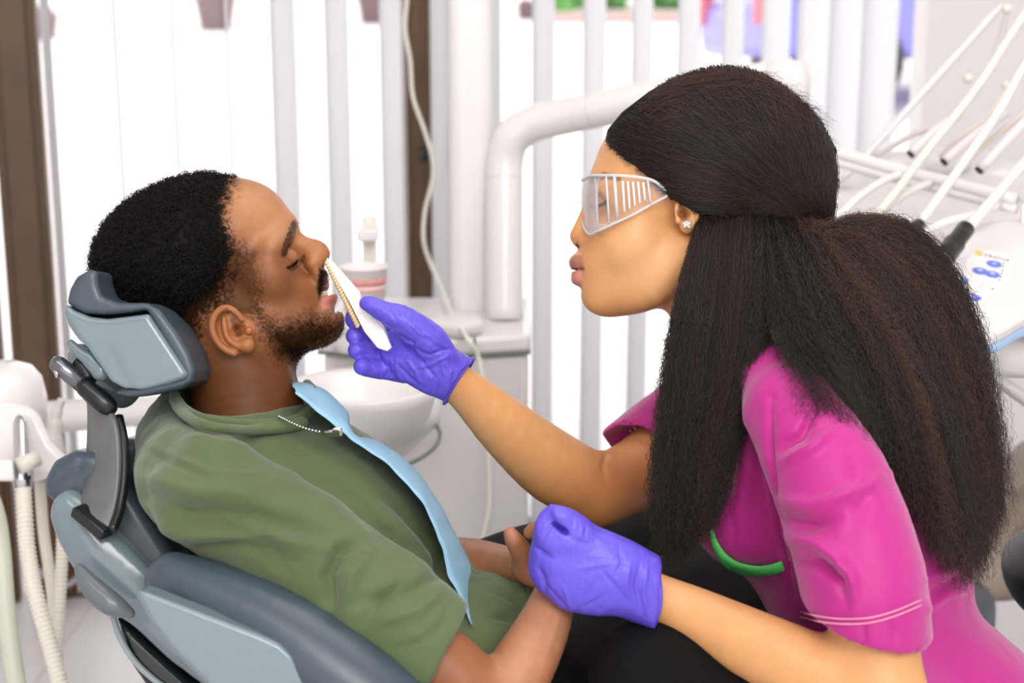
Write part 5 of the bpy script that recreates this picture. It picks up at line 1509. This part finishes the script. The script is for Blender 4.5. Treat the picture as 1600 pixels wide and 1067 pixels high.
# rolled cuff bead
bm = bmesh.new()
ring = []
ax = np.array([.85, -.54, .05]); ax /= np.linalg.norm(ax); e1 = np.array([.54, .85, 0]); e1 /= np.linalg.norm(e1); e2 = np.cross(ax, e1)
c0 = Cp(717, 595, 1.48)
for a in np.linspace(0, 2 * math.pi, 40): ring.append(Vector(c2w((c0 + (e1 * math.cos(a) * 42 + e2 * math.sin(a) * 40) * 1.48 / F * (1 + .015 * math.sin(5 * a)))[None])[0]))
add_tube(bm, ring, .0019, 8, cap=False); bm_obj('glove_cuff', bm, GLOVE, woman, smooth=True)
g = Sculpt()
g.prism([(862, 792), (868, 793), (905, 814), (966, 845), (1030, 876), (1040, 905), (1034, 950), (1024, 982), (1000, 967), (976, 954), (940, 957), (894, 956), (876, 944), (856, 922), (842, 890), (835, 862), (834, 836), (842, 816)], 1.29, 30, 24, k=1, dq=1.272)
g.ell(938, 888, 1.286, 88, 56, 36, rot=24, k=16)
g.ell(880, 880, 1.292, 52, 56, 38, rot=60, k=20)
g.chain([(965, 903, 1.30, 52), (1040, 938, 1.306, 49)], k=30)
g.ell(912, 915, 1.29, 56, 40, 34, rot=20, k=20)
# index finger bent over onto the thumb: a thin slit stays open between them
g.ell(884, 838, 1.282, 44, 32, 26, rot=38, k=16)
g.chain([(918, 846, 1.288, 26), (900, 824, 1.28, 21), (882, 808, 1.276, 16), (868, 801, 1.275, 12)], k=8)
g.chain([(890, 858, 1.284, 22), (862, 846, 1.280, 19), (849, 826, 1.279, 15), (853, 808, 1.279, 12), (861, 799, 1.279, 9)], k=8)
g.ell(872, 807, 1.2695, 6, 14, 6, rot=-32, k=2)
# other fingers curled under
for pts in ([(872, 880, 1.285, 28), (848, 872, 1.30, 18), (845, 888, 1.32, 15)], [(876, 905, 1.285, 26), (854, 902, 1.30, 17), (854, 918, 1.32, 15)], [(890, 928, 1.29, 24), (872, 926, 1.30, 16), (874, 938, 1.315, 14)]):
    g.chain(pts, k=10, kin=6)
g.ell(876, 827, 1.262, 17, 5.5, 34, rot=36, k=4, mode='s')
g.half_space(1027, 930, 1.30, (1, -.10, .05), k=2)
GV, GQ = g.mesh(.0014); GV = relax(GV, GQ, 1)
GV = folds(GV, GQ, [(p_, a_ * 1.5, w_) for p_, a_, w_ in [([(940, 890), (965, 920), (985, 945)], -2.2, 3), ([(880, 915), (886, 935), (892, 954)], 2, 3), ([(900, 890), (935, 882), (960, 880)], 1.2, 3), ([(930, 905), (915, 930), (905, 948)], -1.6, 3), ([(985, 880), (978, 915), (984, 950)], 2, 3.5),
    ([(1000, 880), (994, 915), (1002, 958)], -2.4, 3.5), ([(1012, 885), (1006, 920), (1012, 968)], 2, 3), ([(950, 925), (930, 940), (905, 950)], -1.6, 3), ([(966, 850), (972, 880), (960, 905)], -1.4, 3), ([(840, 855), (846, 862), (852, 866)], -2.5, 3),
    ([(890, 806), (896, 812), (896, 822)], -1.2, 2), ([(902, 814), (906, 822), (904, 832)], -1.2, 2), ([(914, 820), (916, 828), (912, 836)], -1.2, 2), ([(838, 858), (850, 864), (864, 872)], -3, 3), ([(841, 886), (850, 905), (852, 926)], -3, 4), ([(848, 908), (872, 936), (893, 957)], -2, 3), ([(868, 814), (858, 824), (848, 842)], -1.6, 2.5), ([(890, 840), (905, 846), (925, 850)], -1.4, 3)]])
GN = vnormals(GV, GQ); GV = GV + GN * (.0009 * fbm(GV * np.array([90, 50, 60]), 3))[:, None]
link('glove', quad_mesh('glove', GV, GQ), GLOVE, woman, label='violet glove with thumb and finger pinched together')
bm = bmesh.new(); ring = []
c0 = Cp(1024, 930, 1.303)
for a in np.linspace(0, 2 * math.pi, 44): ring.append(Vector(c2w((c0 + np.array([.07 * math.cos(a) + .05 * math.sin(3 * a), math.cos(a), -math.sin(a) * .86]) * 51.5 * 1.306 / F)[None])[0]))
add_tube(bm, ring, .0026, 8, cap=False); bm_obj('glove_cuff', bm, GLOVE, woman, smooth=True)

# ---- tooth shade guide held between thumb and fingers
sg_ = thing('shade_guide', W(575, 540, 1.45), 'white tooth shade guide held up to the mouth of the man', 'dental tool')
poly = [(511, 403), (520, 408), (541, 432), (562, 456), (566, 470), (588, 497), (601, 512), (613, 543), (606, 549), (591, 544), (570, 518), (548, 474), (524, 432), (513, 412)]
gd = Sculpt(); gd.prism(poly, 1.452, 13, 2.5, k=1)
gd.chain([(560, 488, 1.443, 1.5), (592, 526, 1.443, 1.5)], k=2, mode='s')
sculpt_obj('handle', gd, .0009, mat('guide_white', srgb(238, 232, 226), .35), sg_, 1)
TAB = mat('tooth_tab', srgb(218, 190, 148), .4, noise=(300, .15))
for k in range(22):
    t = k / 21
    x, y = 511.5 + 48 * t, 410 + 98 * t
    bm = bmesh.new(); q = W(x - .5, y, 1.450); bmesh.ops.create_uvsphere(bm, u_segments=8, v_segments=6, radius=1, matrix=Matrix.Translation(q) @ Matrix.Rotation(math.radians(26), 4, 'Y') @ Matrix.Diagonal((.0024, .0075, .0034, 1))); bm_obj('tooth_tab', bm, TAB, sg_, smooth=True)

# ---- clear safety goggles
def milky(name, clear, col, rough):
    m = mat(name, col, rough, spec=.6)
    nt = m.node_tree; t = nt.nodes.new('ShaderNodeBsdfTransparent'); mx = nt.nodes.new('ShaderNodeMixShader')
    lw = nt.nodes.new('ShaderNodeLayerWeight'); lw.inputs['Blend'].default_value = .3
    mr = nt.nodes.new('ShaderNodeMapRange'); mr.inputs['To Min'].default_value = 1 - clear; mr.inputs['To Max'].default_value = min(1, 1.5 - clear)
    nt.links.new(lw.outputs['Fresnel'], mr.inputs['Value']); nt.links.new(mr.outputs[0], mx.inputs[0])
    nt.links.new(t.outputs[0], mx.inputs[1]); nt.links.new(nt.nodes['Principled BSDF'].outputs[0], mx.inputs[2]); nt.links.new(mx.outputs[0], nt.nodes['Material Output'].inputs[0])
    return m
CLEAR = milky('clear_plastic', .97, srgb(235, 237, 242), .08)
RIM = milky('clear_rim', .52, srgb(240, 241, 245), .12)
path = [(1043, -112, 299, 306), (1020, -110, 282, 318), (990, -106, 276, 335), (962, -100, 274, 348), (938, -88, 274, 359), (922, -66, 275, 366), (913, -34, 279, 356), (910, 0, 282, 342)]
path = path + [(x, -z, t, b_) for x, z, t, b_ in path[-2::-1]]
PP = smooth_path([(x, z, 0) for x, z, _, _ in path], 5); PT = smooth_path([(t, b_, 0) for _, _, t, b_ in path], 5)
G = []
for (x, z, _), (t, b_, _) in zip(PP, PT):
    d = dw + z * dw / F
    G.append([W(x + 2.5 * math.sin(u * math.pi) * (-1 if x < 940 else 0), t + (b_ - t) * u, d) for u in np.linspace(0, 1, 7)])
bm = bmesh.new(); add_grid(bm, G); gl = bm_obj('goggles', bm, CLEAR, woman, smooth=True, label='clear plastic safety goggles'); sd = gl.modifiers.new('t', 'SOLIDIFY'); sd.thickness = .0016
for j, r in ((0, .0016), (6, .0014)):
    bm = bmesh.new(); add_tube(bm, [row[j] for row in G], r, 8); bm_obj('goggle_rim', bm, RIM, gl, smooth=True)
SLOT = mat('slot_white', srgb(238, 236, 236), .3)
for k, x in enumerate((973, 981, 989, 997, 1005)):
    for sg in (-1, 1):
        d = dw + sg * 108.5 * dw / F
        bm = bmesh.new(); add_tube(bm, [W(x, 283 + k * .5, d), W(x + 3, 331 - k * 4.5, d)], .0012, 8); bm_obj('vent_slat', bm, SLOT, gl, smooth=True)
for x, y0, y1, z, r in ((947, 275, 349, 95, .0012), (960, 275, 343, 100, .0018), (930, 276, 357, 78, .0011), (1012, 280, 320, 110, .0012)):
    for sg in (-1, 1):
        d = dw + sg * z * dw / F
        bm = bmesh.new(); add_tube(bm, [W(x, y0, d), W(x + 5, y1, d)], r, 8); bm_obj('frame_rib', bm, RIM, gl, smooth=True)

# ---- ear stud
bm = bmesh.new()
for dx, dy in ((-3.5, 2.5), (3, 3), (-.5, -4), (4, -3), (-4.5, -2.5), (0, 0.5)):
    bmesh.ops.create_icosphere(bm, subdivisions=1, radius=.0022, matrix=Matrix.Translation(W(1074 + dx, 351 + dy, dw - 113 * dw / F)))
o = bm_obj('ear_stud', bm, mat('crystal', srgb(245, 245, 248), .04, metal=.6), woman); o['kind'] = 'stuff'; o['label'] = 'small sparkling crystal ear stud'

# ---- hair: brushed back crown, tied, long crimped lengths
HAIRW = hair_mat('dark_brown_hair', srgb(13, 10, 8), srgb(46, 32, 25), .42, .4)
HAIRT = hair_mat('brown_frizz', srgb(40, 27, 20), srgb(92, 62, 46), .45, .35)
HAIRB = mat('hair_base', srgb(15, 12, 10), .7, spec=.1, bump=[('noise', 300, .5, .002, (1, 1, 1))])
crown_poly = [(946, 219), (949, 203), (972, 175), (1014, 143), (1051, 122), (1102, 105), (1149, 104), (1196, 117), (1243, 150), (1280, 187), (1302, 230), (1310, 268), (1306, 315), (1298, 366), (1280, 374), (1215, 369), (1130, 354), (1093, 336), (1041, 305), (999, 271), (965, 240)]
cr = Sculpt()
cr.ell(1160, 238, dw, 150, 136, 124, k=1)
cr.ell(1055, 222, dw, 124, 108, 114, rot=-12, k=30)
cr.ell(1205, 310, dw, 108, 84, 100, k=40)
cr.ell(1090, 280, dw, 120, 88, 120, rot=20, k=30)
cr.sym('ell', dw, 1095, 300, 96, 70, 46, 34, rot=25, k=24)
cr.fn(lambda P: (inside(px_of(P)[:, :2], crown_poly) * dw / F).astype(f32), .006, 'i')
CV, CQ = cr.mesh(.0025); CV = relax(CV, CQ, 2)
link('hair_crown', quad_mesh('hair_crown', CV, CQ), HAIRB, woman)
rng = np.random.default_rng(5)
XC = depth_map(CV, CQ)
gx = np.full((260, 400), 9.0)
ix = ((XC[:, 0] - 940)).astype(int); iy = ((XC[:, 1] - 100)).astype(int)
for k in range(len(XC)):
    if 0 <= ix[k] < 400 and 0 <= iy[k] < 280 - 20: gx[iy[k], ix[k]] = min(gx[iy[k], ix[k]], XC[k, 2])
for _ in range(10):                                          # fill the gaps between samples
    q = gx.copy()
    for dy in (-1, 0, 1):
        for dx in (-1, 0, 1):
            q = np.where(gx > 8, np.minimum(q, np.roll(np.roll(gx, dy, 0), dx, 1)), q)
    gx = q
def crown_d(x, y):
    i = np.clip((y - 100).astype(int), 0, 259); j = np.clip((x - 940).astype(int), 0, 399)
    d = gx[i, j]; return np.where(d > 8, 1.5, d)
def kink(n, k, amp, freq):
    ph = rng.uniform(0, 6.28, (n, 3, 2)); t = np.linspace(0, 1, k)
    f = freq * rng.uniform(.7, 1.4, (n, 3, 2))
    ph2 = rng.uniform(0, 6.28, (n, 1, 3)); fz = rng.uniform(18, 30, (n, 1, 3)) * min(1, k / 100)
    crimp = np.sin(ph2 + t[None, :, None] * fz * 6.28) * .75
    w_ = crimp + np.sin(ph[..., 0][:, None] + t[None, :, None] * f[..., 0][:, None] * 6.28) + .6 * np.sin(ph[..., 1][:, None] + t[None, :, None] * 2.3 * f[..., 1][:, None] * 6.28)
    return w_ * amp * rng.uniform(.4, 1.3, (n, 1, 1)) * (.3 + .7 * t)[None, :, None]
n, k = 9000, 12
edge = smooth_path([(x, y, 0) for x, y in [(1093, 334), (1041, 303), (999, 270), (965, 240), (949, 219), (960, 201), (981, 179), (1018, 146), (1051, 123), (1102, 106), (1149, 105), (1196, 118), (1243, 151), (1280, 188), (1302, 232)]], 20)[:, :2]
e = edge[rng.integers(0, len(edge), n)] + rng.normal(0, 2, (n, 2))
tie = np.array([1288, 362]) + rng.normal(0, 1, (n, 2)) * [5, 9]
mid = (e + tie) / 2 + np.stack([rng.normal(10, 8, n), -rng.uniform(0, 46, n) * np.clip((1200 - e[:, 0]) / 200, -.6, 1)], 1)
t0 = rng.uniform(0, .75, n) * (rng.random(n) > .3); t1 = np.minimum(1, t0 + rng.uniform(.25, .6, n))
tt = t0[:, None] + (t1 - t0)[:, None] * np.linspace(0, 1, k)[None]
XY = ((1 - tt) ** 2)[..., None] * e[:, None] + (2 * tt * (1 - tt))[..., None] * mid[:, None] + (tt ** 2)[..., None] * tie[:, None]
XY = XY + kink(n, k, .9, 4)[..., :2]
D = crown_d(XY[..., 0], XY[..., 1])
for _ in range(2): D[:, 1:-1] = (D[:, :-2] + D[:, 1:-1] * 2 + D[:, 2:]) / 4
D = D - rng.uniform(.0003, .0028, (n, 1))
P3 = np.stack([(XY[..., 0] - 800) / F * D, -(XY[..., 1] - 533.5) / F * D, -D], -1)
strands('crown_strands', P3, np.linspace(.00032, .00022, k), HAIRW, woman)
n, k = 4200, 26
t0 = rng.uniform(.02, .85, n); e = edge[rng.integers(0, len(edge), n)] + rng.normal(0, 2, (n, 2)); tie = np.array([1288, 362]) + rng.normal(0, 1, (n, 2)) * [5, 9]
mid = (e + tie) / 2 + np.stack([rng.normal(10, 10, n), -rng.uniform(0, 46, n) * np.clip((1200 - e[:, 0]) / 200, -.6, 1)], 1)
tt = np.minimum(1, t0[:, None] + rng.uniform(.10, .3, (n, 1)) * np.linspace(0, 1, k)[None])
XY = ((1 - tt) ** 2)[..., None] * e[:, None] + (2 * tt * (1 - tt))[..., None] * mid[:, None] + (tt ** 2)[..., None] * tie[:, None]
XY = XY + kink(n, k, 2.0, 2.2)[..., :2]
D = crown_d(XY[..., 0], XY[..., 1])
for _ in range(3): D[:, 1:-1] = (D[:, :-2] + D[:, 1:-1] * 2 + D[:, 2:]) / 4
D = D - rng.uniform(.0015, .0055, (n, 1))
strands('crown_frizz', np.stack([(XY[..., 0] - 800) / F * D, -(XY[..., 1] - 533.5) / F * D, -D], -1), np.linspace(.00020, .00008, k), hair_mat('crown_frizz_hair', srgb(22, 16, 13), srgb(66, 45, 34), .45, .35), woman)
top_e = edge[(edge[:, 1] < 165)]
n, k = 900, 16
e = top_e[rng.integers(0, len(top_e), n)] + np.stack([rng.normal(0, 3, n), rng.exponential(20, n)], 1)
dr = np.stack([rng.uniform(20, 50, n), (e[:, 0] - 1110) / 150 * 22 + rng.normal(0, 5, n)], 1)
XY = e[:, None] + dr[:, None] * np.linspace(0, 1, k)[None, :, None] + kink(n, k, 1.5, 1.6)[..., :2]
D = crown_d(XY[..., 0], XY[..., 1])
for _ in range(3): D[:, 1:-1] = (D[:, :-2] + D[:, 1:-1] * 2 + D[:, 2:]) / 4
D = D - rng.uniform(.001, .006, (n, 1))
strands('crown_sunlit_hairs', np.stack([(XY[..., 0] - 800) / F * D, -(XY[..., 1] - 533.5) / F * D, -D], -1), np.linspace(.00018, .00007, k), hair_mat('auburn_hair', srgb(34, 21, 15), srgb(88, 50, 34), .45, .35), woman, 'auburn tinted hairs on top of the head')  # glow of the lit crown put into the strand colour
# flyaway halo on the crown
n = 700; e = edge[rng.integers(0, len(edge), n)]
ctr = np.array([1140, 250]); o_ = (e - ctr) / np.linalg.norm(e - ctr, axis=1, keepdims=True)
tt = np.linspace(0, 1, 6)[None]
XY = e[:, None] - 4 * o_[:, None] + (o_[:, None] * rng.uniform(3, 10, (n, 1, 1)) + rng.normal(8, 6, (n, 1, 1)) * np.array([.8, .5])) * tt[..., None] + kink(n, 6, .8, 1.5)[..., :2]
D = np.full(XY.shape[:2], 1.5) + rng.uniform(-.05, .05, (n, 1))
strands('flyaway_hairs', np.stack([(XY[..., 0] - 800) / F * D, -(XY[..., 1] - 533.5) / F * D, -D], -1), np.linspace(.00012, .00005, 6), HAIRT, woman)

def mass(name, guides, n, spread, thick, m, rad, amp=2.2, k=110, lenr=(.62, 1.05), freq=5, dback=.0):
    Gd = np.array([smooth_path(gp, 12)[np.linspace(0, 12 * (len(gp) - 1), k).astype(int)] for gp in guides])   # (g, k, 3)
    gmax = len(Gd) - 1
    u = rng.uniform(0, gmax, n); i = np.minimum(u.astype(int), gmax - 1); fr = (u - i)[:, None, None]
    P = Gd[i] * (1 - fr) + Gd[i + 1] * fr
    L = rng.uniform(*lenr, n)
    # resample to its own length
    t = np.linspace(0, 1, k)[None] * L[:, None]
    x = np.clip(t, 0, 1) * (k - 1); i0 = np.minimum(x.astype(int), k - 2); f_ = (x - i0)[..., None]
    a = np.arange(n)[:, None]
    P = P[a, i0] * (1 - f_) + P[a, i0 + 1] * f_
    ts = np.linspace(0, 1, k)
    nl = max(12, n // 55)
    lid = np.where(rng.random(n) < .8, (np.argsort(np.argsort(u + rng.normal(0, .08, n))) * nl // n), rng.integers(0, nl, n))
    lk = kink(nl, k, amp * 1.5, freq * 1.6)[lid]; ls = rng.normal(0, spread, (nl, 1, 2))[lid]; lz = rng.uniform(0, 1, (nl, 1))[lid]
    inl = (rng.random(n) < .8)[:, None, None]
    w1 = (.25 + .75 * ts)[None, :, None]
    P[..., :2] += np.where(inl, ls * w1 + lk[..., :2] + rng.normal(0, spread * .45, (n, 1, 2)) * w1 + kink(n, k, amp * .45, freq)[..., :2],
                           rng.normal(0, spread * 1.15, (n, 1, 2)) * w1 + kink(n, k, amp, freq)[..., :2])
    P[..., 2] += ((.6 * lz + .4 * rng.uniform(0, 1, (n, 1))) ** 1.4 * thick + dback) * (.5 + .5 * ts)[None] + kink(n, k, amp * .0006, freq)[..., 0]
    X, Y, D = P[..., 0], P[..., 1], P[..., 2]
    P3 = np.stack([(X - 800) / F * D, -(Y - 533.5) / F * D, -D], -1)
    return strands(name, P3, np.linspace(1, .45, k) * rad, m, woman)
A = [[(1100, 322, 1.43), (1072, 430, 1.380), (1052, 540, 1.372), (1040, 650, 1.37), (1030, 770, 1.365), (1040, 885, 1.36)],
     [(1120, 325, 1.43), (1100, 450, 1.375), (1084, 560, 1.365), (1072, 680, 1.36), (1062, 790, 1.36), (1066, 880, 1.36)],
     [(1142, 330, 1.43), (1130, 450, 1.370), (1118, 560, 1.355), (1104, 670, 1.35), (1092, 780, 1.35), (1084, 850, 1.35)],
     [(1168, 335, 1.43), (1160, 450, 1.366), (1150, 560, 1.345), (1134, 660, 1.34), (1118, 750, 1.34), (1106, 820, 1.34)],
     [(1196, 340, 1.43), (1198, 430, 1.362), (1200, 510, 1.335), (1176, 610, 1.33), (1142, 690, 1.335), (1128, 760, 1.335)]]
Bm = [[(1196, 340, 1.43), (1206, 430, 1.358), (1216, 490, 1.325), (1228, 530, 1.305), (1238, 570, 1.290)],
     [(1222, 342, 1.43), (1258, 440, 1.345), (1292, 520, 1.315), (1325, 600, 1.290), (1350, 670, 1.275)],
     [(1240, 345, 1.43), (1292, 440, 1.345), (1345, 530, 1.315), (1392, 640, 1.300), (1425, 745, 1.290)],
     [(1258, 350, 1.43), (1318, 440, 1.350), (1380, 540, 1.325), (1430, 660, 1.310), (1458, 780, 1.310), (1475, 870, 1.32)],
     [(1275, 352, 1.43), (1348, 440, 1.360), (1412, 540, 1.345), (1460, 660, 1.340), (1492, 790, 1.350), (1510, 900, 1.36)],
     [(1284, 356, 1.43), (1372, 410, 1.385), (1445, 510, 1.375), (1493, 640, 1.380), (1524, 780, 1.390), (1530, 880, 1.40)],
     [(1292, 362, 1.410), (1372, 370, 1.405), (1456, 440, 1.405), (1510, 570, 1.410), (1540, 710, 1.420), (1548, 820, 1.43)],
     [(1294, 358, 1.420), (1345, 347, 1.425), (1425, 366, 1.43), (1492, 470, 1.44), (1534, 640, 1.45), (1554, 780, 1.46)]]
mass('front_hair', A, 4200, 9, .05, HAIRW, .00026)
mass('long_hair', Bm, 12000, 12, .07, HAIRW, .00027)
mass('hair_frizz', Bm[2:], 2600, 19, .05, HAIRT, .00013, 3.5, lenr=(.4, 1.08), freq=7, dback=-.006)
mass('shoulder_wisps', [Bm[0][:3] + [(1240, 570, 1.275), (1262, 650, 1.255)], Bm[0][:3] + [(1290, 610, 1.262), (1330, 720, 1.245)], Bm[1][:3] + [(1335, 610, 1.27), (1390, 740, 1.255)]], 420, 14, .012, HAIRW, .00016, 2.6, lenr=(.6, 1.05))
mass('hair_wisps', A, 1100, 15, .03, bpy.data.materials['crown_frizz_hair'], .00012, 3.2, lenr=(.5, 1.1), freq=7, dback=-.005)
# dense inner bulk of the lengths
ib = Sculpt()
ib.chain([(1135, 420, 1.46, 40), (1118, 480, 1.43, 46), (1104, 580, 1.41, 42), (1090, 690, 1.40, 28), (1078, 780, 1.39, 10)], k=1, kin=20)
ib.chain([(1200, 420, 1.46, 40), (1280, 450, 1.42, 58), (1350, 520, 1.41, 78), (1410, 620, 1.405, 66), (1460, 740, 1.41, 34), (1495, 840, 1.41, 10)], k=40, kin=30)
ib.chain([(1295, 375, 1.43, 22), (1365, 410, 1.45, 46), (1440, 520, 1.46, 52), (1490, 660, 1.46, 34), (1520, 780, 1.46, 12)], k=40, kin=20)
ib.ell(1180, 420, 1.47, 90, 60, 60, k=40)
sculpt_obj('hair_bulk', ib, .004, HAIRB, woman)
bm = bmesh.new(); add_tube(bm, [W(1284, 352, 1.43), W(1294, 368, 1.43), W(1288, 384, 1.43)], .006, 10); bm_obj('hair_tie', bm, BLACKP, woman, smooth=True)

# stool under the dentist (out of the picture)
zq = W(1430, 1180, 1.48).z - .13; 
bm = bmesh.new(); add_lathe(bm, (xq, yq, zq - .08), (0, 0, 1), [(0.001, 0), (.17, 0), (.19, .02), (.19, .05), (.17, .075), (0.001, .08)], 36); bm_obj('seat', bm, BLK, st, smooth=True)
bm = bmesh.new(); add_tube(bm, [V3(xq, yq, .06), V3(xq, yq, zq - .07)], .025, 18); bm_obj('gas_post', bm, CHROME, st, smooth=True)
for kk in range(5):
    a = kk * 2 * math.pi / 5
    bm = bmesh.new(); c = V3(xq, yq, .09); e_ = c + V3(math.cos(a) * .26, math.sin(a) * .26, -.025); add_tube(bm, [c, e_], [.022, .014], 12); bm_obj('leg', bm, CHROME, st, smooth=True)
    bm = bmesh.new(); add_lathe(bm, e_ + V3(-.012, 0, -.037), (1, 0, 0), [(0.001, 0), (.026, 0), (.028, .006), (.028, .018), (.026, .024), (0.001, .024)], 16); bm_obj('caster', bm, BLACKP, st, smooth=True)
